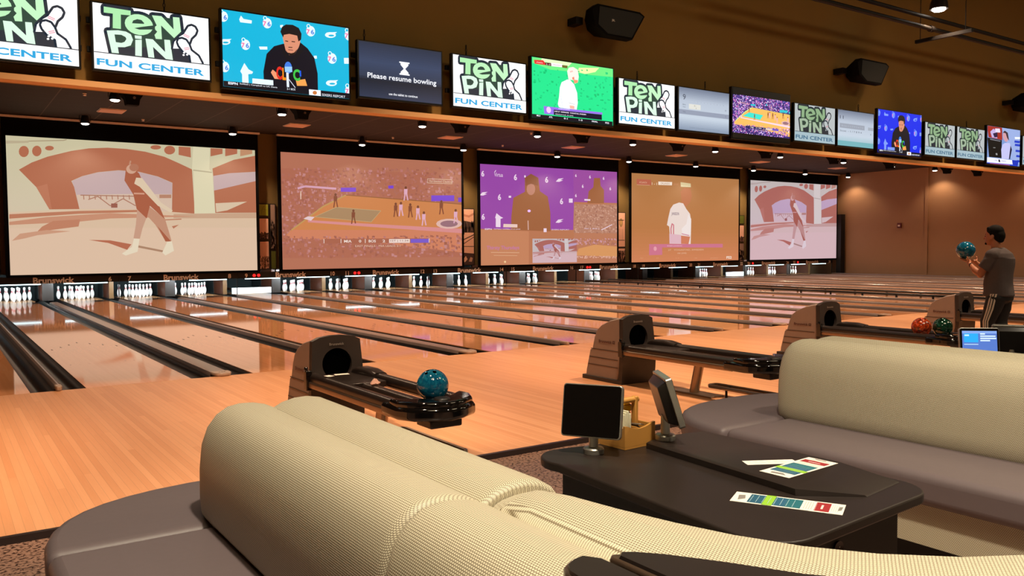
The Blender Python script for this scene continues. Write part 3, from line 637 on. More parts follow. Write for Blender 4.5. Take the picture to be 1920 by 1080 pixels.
def press(p, bg, logo, fig, skin, extra=True):
    """p.hm must be the corners of the cyan television picture crop"""
    p.rect(-200, -200, 1800, 1400, bg)
    def seventy(x, y, s=1):
        p.ell(x, y-8*s, 46*s, 55*s, logo); p.ell(x-20*s, y-60*s, 20*s, 22*s, logo); p.ell(x-20*s, y-60*s, 12*s, 14*s, bg); p.textp('7', x-26*s, y-2*s, 52*s, (240, 110, 160), 36*s, .03); p.textp('6', x+18*s, y, 52*s, (80, 130, 215), 34*s, .03)
    for x, y in ((540, 250), (980, 330), (310, 475), (1185, 610), (95, 185), (90, 705), (1370, 370), (1345, 940)): seventy(x, y, 1)
    for x, y in ((1180, 360), (100, 440), (1165, 855)):
        p.ell(x, y, 56, 30, logo); p.poly([(x-40, y-25), (x+70, y-32), (x+30, y)], logo); p.ell(x+8, y+6, 30, 10, bg)
    p.poly([(255, 205), (275, 165), (300, 200), (385, 215), (380, 248), (265, 235)], logo); p.poly([(445, 485), (530, 485), (530, 515), (455, 515)], logo); p.poly([(670, 262), (700, 258), (700, 290), (672, 288)], logo); p.rect(1000, 575, 1030, 605, logo); p.rect(1305, 595, 1362, 655, logo)
    p.poly([(245, 740), (290, 655), (330, 720), (375, 745), (365, 765), (325, 770), (325, 860), (260, 860), (262, 770)], logo)
    # seated speaker
    p.poly([(480, 900), (480, 740), (520, 560), (600, 480), (690, 455), (870, 440), (940, 500), (1005, 600), (1030, 760), (1025, 930)], fig)
    p.poly([(700, 320), (690, 380), (700, 440), (715, 520), (750, 570), (800, 570), (850, 490), (868, 440), (870, 330)], skin)
    p.poly([(670, 330), (690, 280), (730, 255), (800, 258), (860, 290), (885, 350), (878, 410), (850, 430), (840, 370), (760, 352), (705, 362), (695, 390)], (22, 16, 20))
    p.line([(715, 424), (745, 430)], 9, (40, 20, 16)); p.line([(780, 430), (815, 434)], 9, (40, 20, 16)); p.line([(745, 490), (785, 492)], 10, (90, 50, 40)); p.line([(742, 515), (790, 520)], 7, (120, 60, 60))
    p.poly([(712, 500), (740, 560), (760, 575), (800, 570), (838, 505), (800, 545), (770, 552), (735, 545)], (30, 18, 16))
    p.poly([(690, 460), (712, 540), (768, 628), (830, 560), (866, 450), (900, 520), (770, 660), (680, 560)], (14, 12, 20))
    if extra:
        p.poly([(555, 750), (575, 720), (620, 760), (660, 820), (590, 815)], (235, 150, 110)); p.poly([(805, 830), (900, 815), (918, 885), (815, 885)], (240, 160, 80))
        p.textp('C', 640, 755, 135, (220, 40, 30), 60, .04); p.textp('L', 690, 765, 125, (245, 140, 20), 36, .04); p.textp('C', 815, 775, 120, (60, 190, 70), 70, .04); p.rect(846, 730, 862, 790, (30, 90, 220))
        p.ell(733, 700, 38, 62, (60, 120, 220)); p.rect(698, 690, 772, 745, (150, 200, 245)); p.line([(722, 750), (722, 905)], 24, (225, 235, 250)); p.line([(735, 820), (795, 905)], 6, (220, 225, 240))
    p.poly([(365, 812), (575, 830), (575, 882), (362, 868)], logo)
    p.poly([(60, 838), (400, 868), (1350, 960), (1350, 1060), (50, 950)], (8, 10, 24) if extra else fig)
    tx = (240, 245, 255)
    p.textp('ESPN', 165, 866, 26, tx, 95, .03); p.textp('Softball | Campbell vs UC Davis', 425, 888, 20, tx, 370); p.textp('2-1 BOS', 752, 920, 20, tx, 84); p.poly([(932, 920), (1050, 930), (1050, 990), (932, 980)], tx); p.ell(990, 955, 22, 20, (200, 120, 60)); p.textp('SIXERS REPORT', 1180, 985, 24, tx, 230)
PC = [(80, 100), (1365, 290), (1338, 1015), (68, 895)]
def soccer(p):
    G = (30, 225, 140)
    p.rect(-100, -100, 1500, 1200, G); p.poly([(150, 50), (700, 110), (1240, 210), (1235, 330), (900, 300), (600, 250), (380, 230), (140, 130)], (110, 235, 130)); p.poly([(780, 200), (1060, 200), (1000, 260), (860, 290), (760, 260)], (235, 250, 170)); p.poly([(280, 60), (700, 120), (640, 180), (260, 110)], (225, 250, 190)); p.specks(130, 230, 1200, 850, 120, [(20, 205, 125), (15, 190, 110)], 14, 4)
    p.poly([(165, 90), (290, 95), (320, 130), (318, 165), (170, 145)], (225, 50, 50)); p.textp('ATLANTA', 240, 130, 18, (255, 230, 230), 90); p.poly([(318, 128), (400, 135), (400, 180), (318, 165)], (90, 30, 40)); p.textp('1-1', 358, 155, 24, (255, 230, 230), 50); p.poly([(400, 130), (560, 150), (550, 195), (400, 180)], (255, 240, 245)); p.poly([(548, 162), (625, 172), (618, 210), (548, 200)], (110, 100, 40)); p.textp('ORLANDO', 480, 165, 16, (200, 90, 110), 110)
    p.poly([(612, 250), (640, 200), (700, 190), (760, 230), (765, 330), (745, 410), (700, 430), (690, 380), (620, 370)], (245, 235, 225)); p.poly([(672, 340), (700, 330), (700, 370), (675, 372)], (235, 130, 100)); p.poly([(690, 370), (748, 380), (740, 415), (690, 425)], (240, 150, 110)); p.line([(650, 260), (690, 250)], 20, (235, 190, 180))
    p.poly([(600, 370), (520, 410), (490, 480), (465, 620), (440, 720), (450, 760), (470, 770), (690, 800), (715, 700), (720, 560), (690, 440), (640, 375)], (250, 252, 255)); p.line([(590, 700), (670, 722)], 5, (150, 150, 150)); p.poly([(600, 735), (665, 745), (660, 790), (600, 780)], (250, 180, 160)); p.line([(490, 600), (500, 745)], 5, (200, 210, 220))
    p.poly([(240, 750), (380, 765), (1035, 830), (1035, 860), (375, 800), (370, 870), (240, 860)], (150, 110, 230)); p.poly([(375, 800), (1025, 860), (1020, 935), (370, 875)], (14, 10, 40)); p.ell(305, 805, 32, 45, (240, 200, 240)); p.textp('ROBIN JANSSON', 520, 792, 18, (250, 240, 255), 150, .02); p.textp('AGE 27  DEFENDER  YOGASTAD, SWEDEN', 600, 845, 20, (250, 240, 255), 420, .02); p.textp('PREVIOUS CLUB  AIK (SWE)', 515, 875, 18, (250, 240, 255), 240)
    p.poly([(60, 862), (1165, 955), (1160, 1010), (50, 915)], (10, 10, 26))
    for x, y, s_ in ((160, 887, 'MLS'), (328, 905, 'ATL'), (533, 922, '0-1'), (735, 940, '1-2'), (925, 958, 'FINAL'), (1090, 974, 'FS2')): p.textp(s_, x, y, 22, (245, 245, 255), 14*len(s_)+8, .02)
def news(p):
    p.rect(0, 0, 2000, 1000, (120, 150, 205)); p.poly([(1590, 180), (1920, 210), (1880, 860), (1700, 830), (1640, 400)], (150, 170, 220))
    for k, y in enumerate((390, 450, 560, 660, 760)): p.poly([(1800, y), (1900, y+8), (1890, y+50), (1790, y+40)], (30, 60, 190)); 
    p.rect(1810, 330, 1915, 365, (235, 240, 255))
    p.poly([(1335, 150), (1600, 180), (1570, 390), (1325, 345)], (160, 40, 30)); p.poly([(1375, 250), (1440, 200), (1500, 240), (1480, 360), (1385, 345)], (190, 170, 220)); p.rect(1470, 195, 1555, 260, (225, 215, 240)); p.poly([(1415, 280), (1500, 255), (1490, 340), (1430, 345)], (40, 20, 60))
    p.poly([(1300, 350), (1560, 390), (1500, 725), (1260, 705)], (8, 8, 12)); p.ell(1395, 530, 25, 10, (110, 110, 110)); p.rect(1400, 632, 1432, 668, (150, 150, 150)); p.line([(1345, 380), (1530, 410)], 14, (130, 130, 140))
    p.ell(1640, 330, 48, 90, (205, 150, 160)); p.poly([(1600, 260), (1640, 225), (1690, 260), (1695, 400), (1665, 350), (1650, 270)], (60, 40, 50)); p.poly([(1500, 740), (1520, 560), (1560, 470), (1610, 440), (1700, 440), (1720, 560), (1650, 745)], (190, 190, 235)); p.poly([(1710, 480), (1725, 560), (1660, 745), (1640, 745)], (20, 20, 50))
    p.poly([(1215, 710), (1720, 765), (1705, 850), (1200, 810)], (235, 235, 250)); p.rect(1430, 755, 1460, 805, (10, 10, 20)); p.textp('LIVE', 1380, 770, 24, (90, 90, 140), 50); p.textp('SPORTS', 1530, 785, 24, (90, 90, 140), 90); p.poly([(1200, 812), (1800, 860), (1780, 900), (1190, 840)], (30, 60, 200)); p.poly([(1700, 760), (1830, 770), (1800, 880), (1700, 850)], (25, 50, 180)); p.line([(1250, 832), (1640, 866)], 8, (240, 120, 120))
def logo(p, dim=False):
    white = (255, 255, 255) if not dim else (196, 204, 206); dk = (34, 42, 54); dg = (40, 66, 56)
    g1 = (168, 228, 168) if not dim else (150, 186, 142); g2 = (214, 244, 222) if not dim else (172, 196, 168)
    p.rect(0, 0, 1800, 1200, white)
    T = [(215, 72), (572, 130), (570, 190), (440, 178), (437, 362), (330, 350), (335, 165), (215, 150)]
    N = [(850, 190), (975, 202), (1128, 372), (1125, 215), (1210, 222), (1224, 400), (1130, 482), (966, 320), (970, 495), (890, 490), (875, 440), (912, 400), (868, 350), (908, 320)]
    Pp = [(250, 380), (400, 378), (500, 395), (565, 430), (592, 500), (560, 570), (480, 592), (390, 590), (402, 668), (310, 660)]
    I1 = [(622, 500), (706, 500), (700, 706), (615, 697)]; I2 = [(615, 442), (706, 452), (705, 492), (620, 484)]
    N2 = [(755, 485), (850, 495), (1005, 655), (1000, 500), (1075, 506), (1102, 756), (1010, 742), (850, 590), (862, 726), (785, 718)]
    E_ = [(675+186*math.cos(2*PI*k/20), 308+132*math.sin(2*PI*k/20)+.12*186*math.cos(2*PI*k/20)) for k in range(20)]
    for L_ in (T, N, Pp, I1, I2, N2, E_): p.outline(L_, 84, dk)
    p.poly([(330, 170), (560, 150), (860, 200), (1100, 230), (1230, 400), (1130, 640), (1340, 790), (1000, 760), (300, 665), (300, 380)], dg)
    p.poly([(390, 590), (1100, 600), (1110, 770), (400, 670)], dk)
    p.poly(T, g1); p.poly(E_, g1 if dim else (184, 234, 184)); p.poly(N, g1 if dim else (190, 236, 190))
    p.poly([(585, 290), (600, 255), (655, 238), (710, 250), (745, 290), (740, 300)], dg); p.poly([(612, 352), (700, 338), (885, 318), (885, 372), (760, 372), (680, 372)], dg)
    p.poly(Pp, g2); p.poly([(350, 430), (440, 436), (495, 465), (505, 490), (480, 525), (440, 538), (366, 528)], dg); p.poly(I1, g2); p.poly(I2, g2); p.poly(N2, g2)
    a = [(1300, 375), (1325, 340), (1365, 330), (1405, 350), (1425, 390), (1405, 435), (1350, 482), (1320, 550), (1225, 615), (1110, 612), (1130, 530), (1200, 465), (1260, 432)]
    b = [(1175, 530), (1190, 500), (1230, 492), (1280, 512), (1315, 565), (1340, 640), (1430, 710), (1475, 800), (1340, 795), (1330, 700), (1240, 640), (1190, 575)]
    p.outline(a, 58, dk); p.poly(a, white); p.poly([(1110, 618), (1215, 620), (1300, 670), (1345, 790), (1110, 765)], dk); p.outline(b, 52, dk); p.poly(b, white)
    for q in ([(1262, 432), (1332, 466)], [(1252, 448), (1322, 482)], [(1250, 612), (1318, 600)], [(1256, 630), (1326, 618)]): p.line(q, 9, (225, 130, 150))
    for x, y in ((1252, 664), (1243, 694), (1290, 690)): p.ell(x, y, 15, 12, white)
    p.poly([(60, 646), (1620, 822), (1620, 1100), (60, 1000)], white if not dim else (176, 202, 212)); p.line([(60, 642), (1600, 822)], 10, dk)
    p.text('FUN CENTER', .485, .893, .105, (28, 160, 215) if not dim else (74, 120, 150), .93, .03)
LC = [(67, 15), (1590, 240), (1565, 1005), (80, 850)]
def lavender(c): return (min(255, c[0]*.93+6), min(255, c[1]*.92+4), min(255, c[2]*1.06+12))

kinds = ['bridge', 'court', 'multi', 'player', 'bridge2']
labs = ['projection screen with a person walking under an arched bridge, largest of the row',
        'projection screen showing a dim orange basketball game with a score strip',
        'projection screen showing a purple press conference with smaller pictures around it',
        'projection screen showing the back of a player in a white shirt on tan',
        'projection screen at the right end of the row, small lavender bridge scene']
for i in range(5):
    cx = SX0+i*SP+SW/2; cz = (SZ0+SZ1)/2; h = SZ1-SZ0
    t = thing('projection_screen', labs[i], 'projection screen', (cx, 16.13, SZ0-.07), group='projection screens over the pins')
    z0 = .07
    obj('frame', MB().box(-SW/2-.10, SW/2+.10, .012, .05, 0, 5.0-SZ0+.06), M['screenblack'], t, smooth=False)
    obj('roller_case', MB().box(-SW/2-.13, SW/2+.13, -.10, .01, 4.955-SZ0+.07, 5.005-SZ0+.07), M['white'], t, smooth=False)
    def mk(corners): return Pic(SW, h, corners, step=.0006)
    if i in (0, 4):
        p = mk(C1)
        if i == 4: p.tint = lavender
        bridge(p)
    elif i == 1:
        p = mk([(165, 165), (1382, 242), (1388, 940), (183, 957)]); court(p)
    elif i == 2:
        CC = [(168, 197), (1187, 255), (1187, 935), (176, 955)]; p = mk(CC)
        p.rect(0, 0, 1500, 1200, (184, 118, 84)); PU = (150, 72, 164); FG = (158, 98, 62)
        p.poly([(160, 190), (1190, 252), (1190, 488), (866, 480), (860, 690), (160, 682)], PU); p.poly([(860, 240), (1190, 255), (1190, 488), (866, 480)], (156, 78, 158))
        p.poly([(398, 690), (400, 590), (415, 450), (500, 405), (500, 300), (545, 270), (600, 300), (612, 400), (670, 440), (690, 560), (692, 700)], FG); p.ell(545, 385, 32, 45, (190, 130, 110)); p.poly([(500, 300), (545, 270), (600, 300), (600, 360), (545, 345), (505, 360)], (140, 84, 56)); p.ell(532, 548, 12, 10, (240, 190, 255)); p.line([(524, 620), (526, 690)], 6, (220, 180, 170))
        p.poly([(965, 490), (975, 400), (1010, 370), (1015, 300), (1060, 300), (1065, 360), (1090, 390), (1090, 490)], FG)
        wt = (236, 214, 232)
        for x, y, s_ in ((188, 270, 44), (430, 296, 46), (662, 314, 46), (312, 445, 46), (773, 475, 46), (192, 592, 46), (880, 282, 22), (985, 292, 24), (1087, 302, 24), (931, 362, 26), (1137, 380, 24), (880, 432, 24)): p.textp('6', x, y, s_, wt, s_*.5, .03)
        p.textp('Virtua', 305, 278, 30, wt, 64); p.line([(275, 260), (285, 245)], 5, wt)
        for x, y in ((760, 318), (195, 422), (758, 625)): p.poly([(x-30, y+10), (x-10, y-12), (x+30, y-16), (x+5, y-2), (x+25, y), (x-5, y+12)], wt)
        p.rect(828, 455, 856, 486, wt); p.poly([(280, 600), (290, 565), (320, 590), (340, 600), (320, 608), (320, 670), (285, 668), (285, 605)], wt); p.poly([(342, 645), (445, 648), (445, 672), (340, 670)], (232, 200, 190)); p.rect(380, 435, 398, 450, wt); p.rect(495, 282, 506, 298, wt); p.rect(640, 678, 662, 706, wt); p.poly([(943, 458), (988, 460), (988, 472), (943, 470)], wt)
        p.textp('ESPN', 230, 684, 12, wt, 50, .02); p.textp('SOFTBALL  CAMPBELL VS UC DAVIS', 370, 684, 8, wt, 190); p.textp('SIXERS REPORT', 765, 688, 9, wt, 130)
        p.poly([(865, 496), (1187, 500), (1187, 716), (865, 712)], (180, 126, 104)); p.specks(870, 500, 1185, 710, 420, [(204, 156, 136), (160, 108, 90), (190, 140, 118)], 6, 9); p.line([(1070, 690), (1150, 650)], 5, wt); p.textp('MIA 0  BOS 2', 1000, 680, 9, wt, 110)
        p.poly([(865, 716), (1187, 718), (1187, 940), (865, 940)], (186, 122, 92)); p.specks(870, 755, 1185, 800, 120, [(204, 150, 160), (170, 110, 90)], 6, 2); p.poly([(900, 830), (1020, 800), (1187, 815), (1187, 890), (880, 880)], (214, 150, 96)); p.specks(870, 885, 1185, 900, 60, [(220, 170, 150)], 5, 6)
        p.poly([(176, 690), (530, 700), (530, 950), (176, 955)], (196, 130, 94)); p.textp('Thirsty Thursdays', 340, 826, 36, (196, 120, 160), 235, .02); p.line([(250, 858), (460, 860)], 4, (222, 176, 140)); p.line([(270, 880), (445, 882)], 3, (222, 176, 140)); p.ell(354, 928, 8, 8, (240, 200, 150))
        p.sub = (0.353, .735, .680, .985); hm = p.hm; p.hm = homog(C1); p.tint = lavender; bridge(p); p.sub = (0, 0, 1, 1); p.hm = hm; p.tint = None
    else:
        p = mk([(105, 152), (975, 200), (968, 855), (95, 873)])
        p.grad([(0, (178, 122, 74)), (.6, (184, 120, 70)), (.85, (198, 126, 82)), (1, (208, 130, 90))])
        p.poly([(145, 200), (262, 205), (262, 250), (145, 245)], (184, 100, 76)); p.textp('ATLANTA', 197, 228, 14, (226, 180, 150), 62); p.textp('1 - 1', 288, 238, 20, (236, 205, 180), 42, .02); p.poly([(320, 220), (432, 224), (430, 250), (320, 247)], (244, 226, 208)); p.textp('ORLANDO', 376, 236, 14, (150, 100, 70), 74); p.poly([(500, 224), (582, 235), (584, 264), (502, 262)], (214, 196, 150)); p.textp('Heineken', 542, 255, 14, (240, 230, 190), 76); p.textp('27:10', 463, 242, 14, (206, 140, 104), 34); p.line([(145, 246), (250, 250)], 3, (220, 170, 140))
        p.poly([(500, 300), (530, 270), (580, 275), (592, 330), (580, 380), (545, 420), (510, 400)], (190, 116, 78))
        p.poly([(487, 388), (440, 405), (415, 440), (398, 510), (386, 570), (404, 582), (408, 640), (405, 722), (578, 724), (584, 540), (575, 480), (545, 440), (520, 395)], (232, 214, 206)); p.poly([(500, 655), (574, 664), (560, 724), (500, 722)], (206, 124, 92)); p.poly([(560, 480), (584, 520), (580, 650), (510, 640), (505, 600), (545, 560)], (238, 226, 222)); p.textp('JANSSON', 455, 482, 30, (110, 84, 110), 60, .01); p.outline([(428, 560), (440, 570), (438, 690), (422, 690), (418, 600)], 9, (206, 120, 130)); p.line([(505, 640), (565, 655)], 6, (200, 120, 150)); p.poly([(404, 640), (500, 650), (500, 722), (405, 722)], (222, 180, 190))
        p.poly([(240, 725), (840, 722), (840, 752), (345, 752), (345, 812), (238, 815)], (204, 116, 140)); p.ell(288, 762, 13, 18, (228, 160, 170)); p.textp('ROBIN JANSSON', 447, 740, 12, (230, 180, 190), 118, .02); p.textp('27   YOGASTAD, SWEDEN', 540, 772, 14, (226, 180, 150), 280, .01); p.textp('AIK (SWE)', 506, 800, 14, (226, 180, 150), 74, .01); p.textp('FS2', 892, 833, 22, (244, 226, 210), 42, .03)
        for x, s_ in ((178, 'MLS'), (308, 'ATL'), (468, '1-1'), (620, 'ORL'), (770, 'SATURDAY')): p.textp(s_, x, 838, 9, (222, 160, 120), 8*len(s_))
    p.build('projected_picture', M['pic_proj'], t, (0, 0, cz-SZ0+z0))

# ================================================================== POSTERS on the wall between the screens
def poster(name, x0, x1, z0, z1, kind, label):
    w = x1-x0; h = z1-z0; t = thing(name, label, 'wall picture', ((x0+x1)/2, 16.40, z0), group='pictures between the projection screens')
    obj('backing', MB().box(-w/2, w/2, -.03, .015, 0, h), M['black'], t, smooth=False)
    p = Pic(w-.05, h-.05, None, step=.001)
    r = random.Random(kind*17+int(x0*10))
    if kind == 0: p.raw([(0, 0), (1, 0), (1, 1), (0, 1)], (150, 158, 40)); p.line([(.3, .9), (.45, .3), (.7, .1)], .03, (110, 120, 20)); p.line([(.2, .6), (.5, .4), (.9, .5)], .03, (120, 130, 25))
    elif kind == 5: p.raw([(0, 0), (1, 0), (1, 1), (0, 1)], (92, 104, 34))
    p.tint = lambda c: tuple(min(255, v*1.22) for v in c)
    if kind not in (0, 5):
        p.raw([(0, 0), (1, 0), (1, 1), (0, 1)], (206, 168, 148) if kind != 4 else (130, 110, 100))
        if kind == 1:
            p.raw([(0, .75), (.2, .72), (.3, .66), (.5, .74), (.62, .64), (.8, .72), (1, .7), (1, 1), (0, 1)], (60, 42, 40)); p.specks(.02, .74, .98, .98, 50, [(150, 120, 105), (40, 30, 30), (100, 70, 60)], .05, 3)
        elif kind == 2:
            p.raw([(0, 0), (1, 0), (1, .5), (0, .55)], (196, 158, 140)); p.specks(.0, .55, 1, 1, 90, [(110, 84, 70), (160, 120, 100), (80, 58, 50)], .05, 5)
        elif kind == 3:
            p.raw([(0, .20), (1, .24), (1, .42), (0, .42)], (62, 50, 48)); p.specks(0, .24, 1, .40, 40, [(100, 84, 78), (50, 40, 38)], .05, 5)
            p.line([(0, .56), (1, .46)], .018, (60, 44, 42)); p.line([(0, .64), (1, .50)], .014, (60, 44, 42)); p.line([(0, .10), (.6, .13), (1, .08)], .04, (180, 130, 110))
            p.raw([(0, .78), (1, .80), (1, 1), (0, 1)], (64, 48, 46)); p.raw([(.1, .9), (.3, .84), (.45, .9), (.2, .96)], (190, 160, 140)); p.raw([(.55, .94), (.7, .86), (.9, .88), (.8, .95)], (170, 140, 120)); p.line([(0, .67), (1, .67)], .01, (30, 20, 20))
        elif kind == 4:
            p.specks(0, .4, 1, 1, 120, [(60, 48, 46), (150, 130, 118), (40, 32, 30), (100, 82, 76)], .07, 6)
        elif kind == 6:
            p.ell(.55, .2, .2, .09, (150, 128, 90)); p.ell(.55, .19, .12, .05, (176, 150, 100)); p.line([(.15, .15), (.9, .15)], .012, (60, 44, 40))
            for x in (.3, .42, .6, .74): p.line([(x, .33), (x, .55)], .03, (150, 116, 96))
            p.line([(.1, .56), (.95, .56)], .012, (50, 36, 34)); p.raw([(0, .69), (1, .69), (1, .73), (0, .73)], (40, 30, 30)); p.raw([(0, .77), (1, .78), (1, 1), (0, 1)], (70, 54, 48)); p.specks(0, .78, 1, 1, 60, [(170, 130, 110), (50, 38, 34), (120, 90, 80)], .05, 7)
    p.build('print', M['print'], t, (0, -.0305, h/2))
poster('wall_picture', 5.68, 6.04, 2.46, 2.86, 0, 'small lime green square picture right of the first projection screen')
poster('wall_picture', 5.68, 6.04, 1.74, 2.42, 1, 'sepia picture of a crowd skyline under the lime green square')
poster('wall_picture', 5.68, 6.04, .80, 1.70, 2, 'tall sepia picture of grasses, lowest in the column beside the first projection screen')
poster('wall_picture', 6.07, 6.26, 1.44, 2.86, 4, 'narrow dark photographic picture left of the basketball projection screen')
poster('wall_picture', 6.07, 6.26, .80, 1.40, 5, 'narrow dark green picture low beside the basketball projection screen')
poster('wall_picture', 13.07, 13.62, .80, 2.86, 3, 'tall sepia street picture between the basketball and purple screens')
poster('wall_picture', 20.45, 20.99, .80, 2.86, 6, 'tall sepia picture with a round emblem left of the white shirt player screen')
poster('wall_picture', 27.85, 28.36, 2.45, 2.86, 5, 'small dark green picture left of the lavender bridge screen')
poster('wall_picture', 27.85, 28.36, 1.62, 2.41, 1, 'sepia picture under the small dark green one beside the lavender bridge screen')
poster('wall_picture', 27.85, 28.36, .80, 1.58, 4, 'dark picture lowest in the column beside the lavender bridge screen')
poster('wall_picture', -1.60, -1.20, 1.75, 2.62, 2, 'sepia picture cut by the left border of the photo beside the first screen')
poster('wall_picture', -1.60, -1.20, .80, 1.45, 3, 'low sepia picture cut by the left border of the photo beside the first screen')
t = thing('black_column', 'tall black curtain column closing the right end of the masking boards', 'column', (35.28, 16.05, 0))
obj('drape', MB().prism([(-.16, -.14), (-.05, -.18), (.02, -.13), (.1, -.19), (.18, -.14), (.18, .12), (-.16, .12)], 0, 3.0), M['black'], t)
t = thing('fire_alarm', 'small dark red fire alarm box high on the terracotta wall', 'fire alarm', (WR, 13.0, 2.25))
obj('housing', MB().box(-.07, -.002, -.10, .10, 0, .24), mat('alarm_red', (96, 24, 20), .5), t, bevel=.01)
obj('strobe', MB().box(-.085, -.071, -.05, .05, .07, .15), M['paper'], t)

# ================================================================== TELEVISIONS on the bulkhead
TY = -2.2
def tv(x0, x1, z0, z1, label, draw, m_='pic_tv', bez=.018, hook=None, dark_top=0, dark_bot=0):
    w = x1-x0; h = z1-z0; t = thing('television', label, 'television', ((x0+x1)/2, TY, z0), group='televisions along the bulkhead')
    obj('housing', MB().box(-w/2, w/2, 0, .05, 0, h), M['tv'], t, bevel=.006)
    mo = obj('mount', MB().box(-.2, .2, .05, .2, h*.25, h*.75), M['darkplastic'], t, smooth=False)
    for zz in (h*.30, h*.72): obj('rail', MB().box(-w/2-.017, w/2+.017, .085, .115, zz, zz+.045), M['wire'], mo, smooth=False)
    pw = w-2*bez; ph = h-2*bez
    p = draw(pw, ph); p.build('screen_picture', M[m_], t, (0, -.0015, h/2+.004))
    if hook is not None:
        mb = MB()
        for k in range(3):
            mb.tube([(hook+(.008 if k % 2 else 0)*math.cos(a), .03+(0 if k % 2 else .008)*math.cos(a), h+.02+.034*k+.02*math.sin(a)) for a in [2*PI*j/10 for j in range(10)]], .004, 5, loop=True)
        obj('hanging_chain', mb, M['wire'], t)
    return t
def d_logo(dim=False):
    def f(w, h): p = Pic(w, h, LC); logo(p, dim); return p
    return f
def d_press(bg, logo_c):
    def f(w, h): p = Pic(w, h, PC); press(p, bg, logo_c, (10, 10, 26), (214, 140, 110)); return p
    return f
def d_resume(w, h):
    p = Pic(w, h); p.grad([(0, (34, 44, 66)), (.35, (52, 66, 96)), (.62, (44, 54, 76)), (.68, (24, 30, 44)), (1, (44, 54, 78))])
    wt = (246, 248, 255)
    p.raw([(.475, .28), (.60, .28), (.60, .305), (.475, .305)], wt); p.raw([(.475, .50), (.60, .50), (.60, .525), (.475, .525)], wt)
    p.raw([(.49, .305), (.585, .305), (.585, .34), (.55, .40), (.55, .415), (.585, .47), (.585, .50), (.49, .50), (.49, .47), (.525, .415), (.525, .40), (.49, .34)], wt)
    p.text('Please resume bowling', .515, .615, .125, wt, .84, .012); p.text('use the tablet to continue', .52, .905, .045, wt, .35, .01)
    return p
def d_score(num, teal):
    def f(w, h):
        p = Pic(w, h); p.grad([(0, (120, 132, 156)), (.3, (196, 208, 226)), (.7, (210, 224, 240)), (1, (140, 158, 184) if not teal else (150, 200, 210))])
        if teal: p.raw([(0, .86), (1, .86), (1, 1), (0, 1)], (120, 190, 200))
        g = (90, 98, 116); p.text(str(num), .10, .22 if not teal else .2, .13 if not teal else .09, g, .055 if not teal else .1, .01)
        if not teal:
            for k in range(10): p.text(str(k+1), .30+.065*k, .31, .025, (140, 150, 170))
            p.text('Brian', .10, .40, .035, g); p.text('Scott', .10, .455, .03, g); p.raw([(.19, .37), (.42, .37), (.42, .49), (.19, .49)], (240, 240, 232)); p.text('9 /', .31, .41, .04, (110, 100, 60)); p.text('8', .33, .46, .03, (110, 100, 60)); p.raw([(0, .52), (1, .52), (1, .63), (0, .63)], (158, 168, 190)); p.text('Doug', .10, .575, .035, g); p.text('19', .93, .43, .04, g); p.text('3', .93, .575, .04, g); p.text('frame score pins remaining total', .5, .93, .02, (110, 130, 150), .6)
        else:
            p.raw([(.05, .37), (.74, .37), (.74, .50), (.05, .50)], (166, 174, 190)); p.raw([(.84, .40), (1, .40), (1, .49), (.84, .49)], (176, 186, 200)); p.text('Brian 1 2 3 4 5 6 7 8', .40, .435, .04, (190, 200, 214), .6); p.text('Scott  - 1 / 7 8 9 4', .36, .58, .05, g, .6); p.text('8', .92, .60, .05, g)
        return p
    return f
def d_soccer(w, h): p = Pic(w, h, [(140, 45), (1245, 215), (1165, 1010), (70, 915)]); soccer(p); return p
def d_court(w, h):
    p = Pic(w, h, [(165, 165), (1382, 242), (1388, 940), (183, 957)]); p.rect(-500, -500, 2500, 2500, (0, 0, 0)); court(p, vivid=True); p.raw([(0, 0), (1, 0), (1, .13), (0, .13)], (6, 6, 8)); return p
def d_news(w, h): p = Pic(w, h, [(1350, 150), (1925, 215), (1835, 890), (1195, 830)]); news(p); return p
cy = (10, 190, 225)
tv(-2.60, -1.66, 2.885, 3.445, 'television with the bright ten pin logo, cut by the left border of the photo', d_logo(), hook=None)
tv(-1.585, -.645, 2.885, 3.445, 'television with the bright ten pin logo, left of the cyan press conference set', d_logo(), hook=0.1)
tv(-.565, .65, 2.845, 3.545, 'large television with a cyan press conference of a person in a black hoodie', d_press((8, 176, 214), (226, 244, 255)))
tv(.72, 1.66, 2.885, 3.445, 'television with a dark blue screen reading please resume bowling', d_resume, hook=-.38)
tv(1.765, 2.715, 2.885, 3.445, 'television with the ten pin logo, left of the bright green soccer set', d_logo(), hook=-.28)
tv(2.765, 3.975, 2.845, 3.54, 'large television with a bright green soccer picture of a player in white', d_soccer)
tv(4.035, 4.985, 2.885, 3.445, 'television with the ten pin logo, right of the bright green soccer set', d_logo(), hook=-.14)
tv(5.03, 5.985, 2.885, 3.445, 'television with a pale grey score sheet of lane 9', d_score(9, False), m_='pic_dim', hook=.04)
tv(6.02, 7.235, 2.85, 3.54, 'large television with a vivid purple and orange basketball game', d_court)
tv(7.31, 8.27, 2.90, 3.45, 'television with a muted ten pin logo, right of the basketball set', d_logo(True), m_='pic_dim')
tv(8.31, 9.245, 2.895, 3.45, 'television with a pale score sheet of lane 11', d_score(11, True), m_='pic_dim', hook=.1)
tv(9.33, 10.575, 2.85, 3.545, 'television with a deep blue press conference of a person in a black hoodie', d_press((10, 40, 225), (120, 150, 250)))
tv(10.66, 11.60, 2.895, 3.45, 'television with a muted ten pin logo, right of the deep blue press conference set', d_logo(True), m_='pic_dim')
tv(11.65, 12.59, 2.895, 3.45, 'television with a muted ten pin logo, left of the news programme set', d_logo(True), m_='pic_dim', hook=-.1)
tv(12.66, 13.88, 2.85, 3.545, 'large television with a news programme of a presenter in a lilac shirt', d_news)
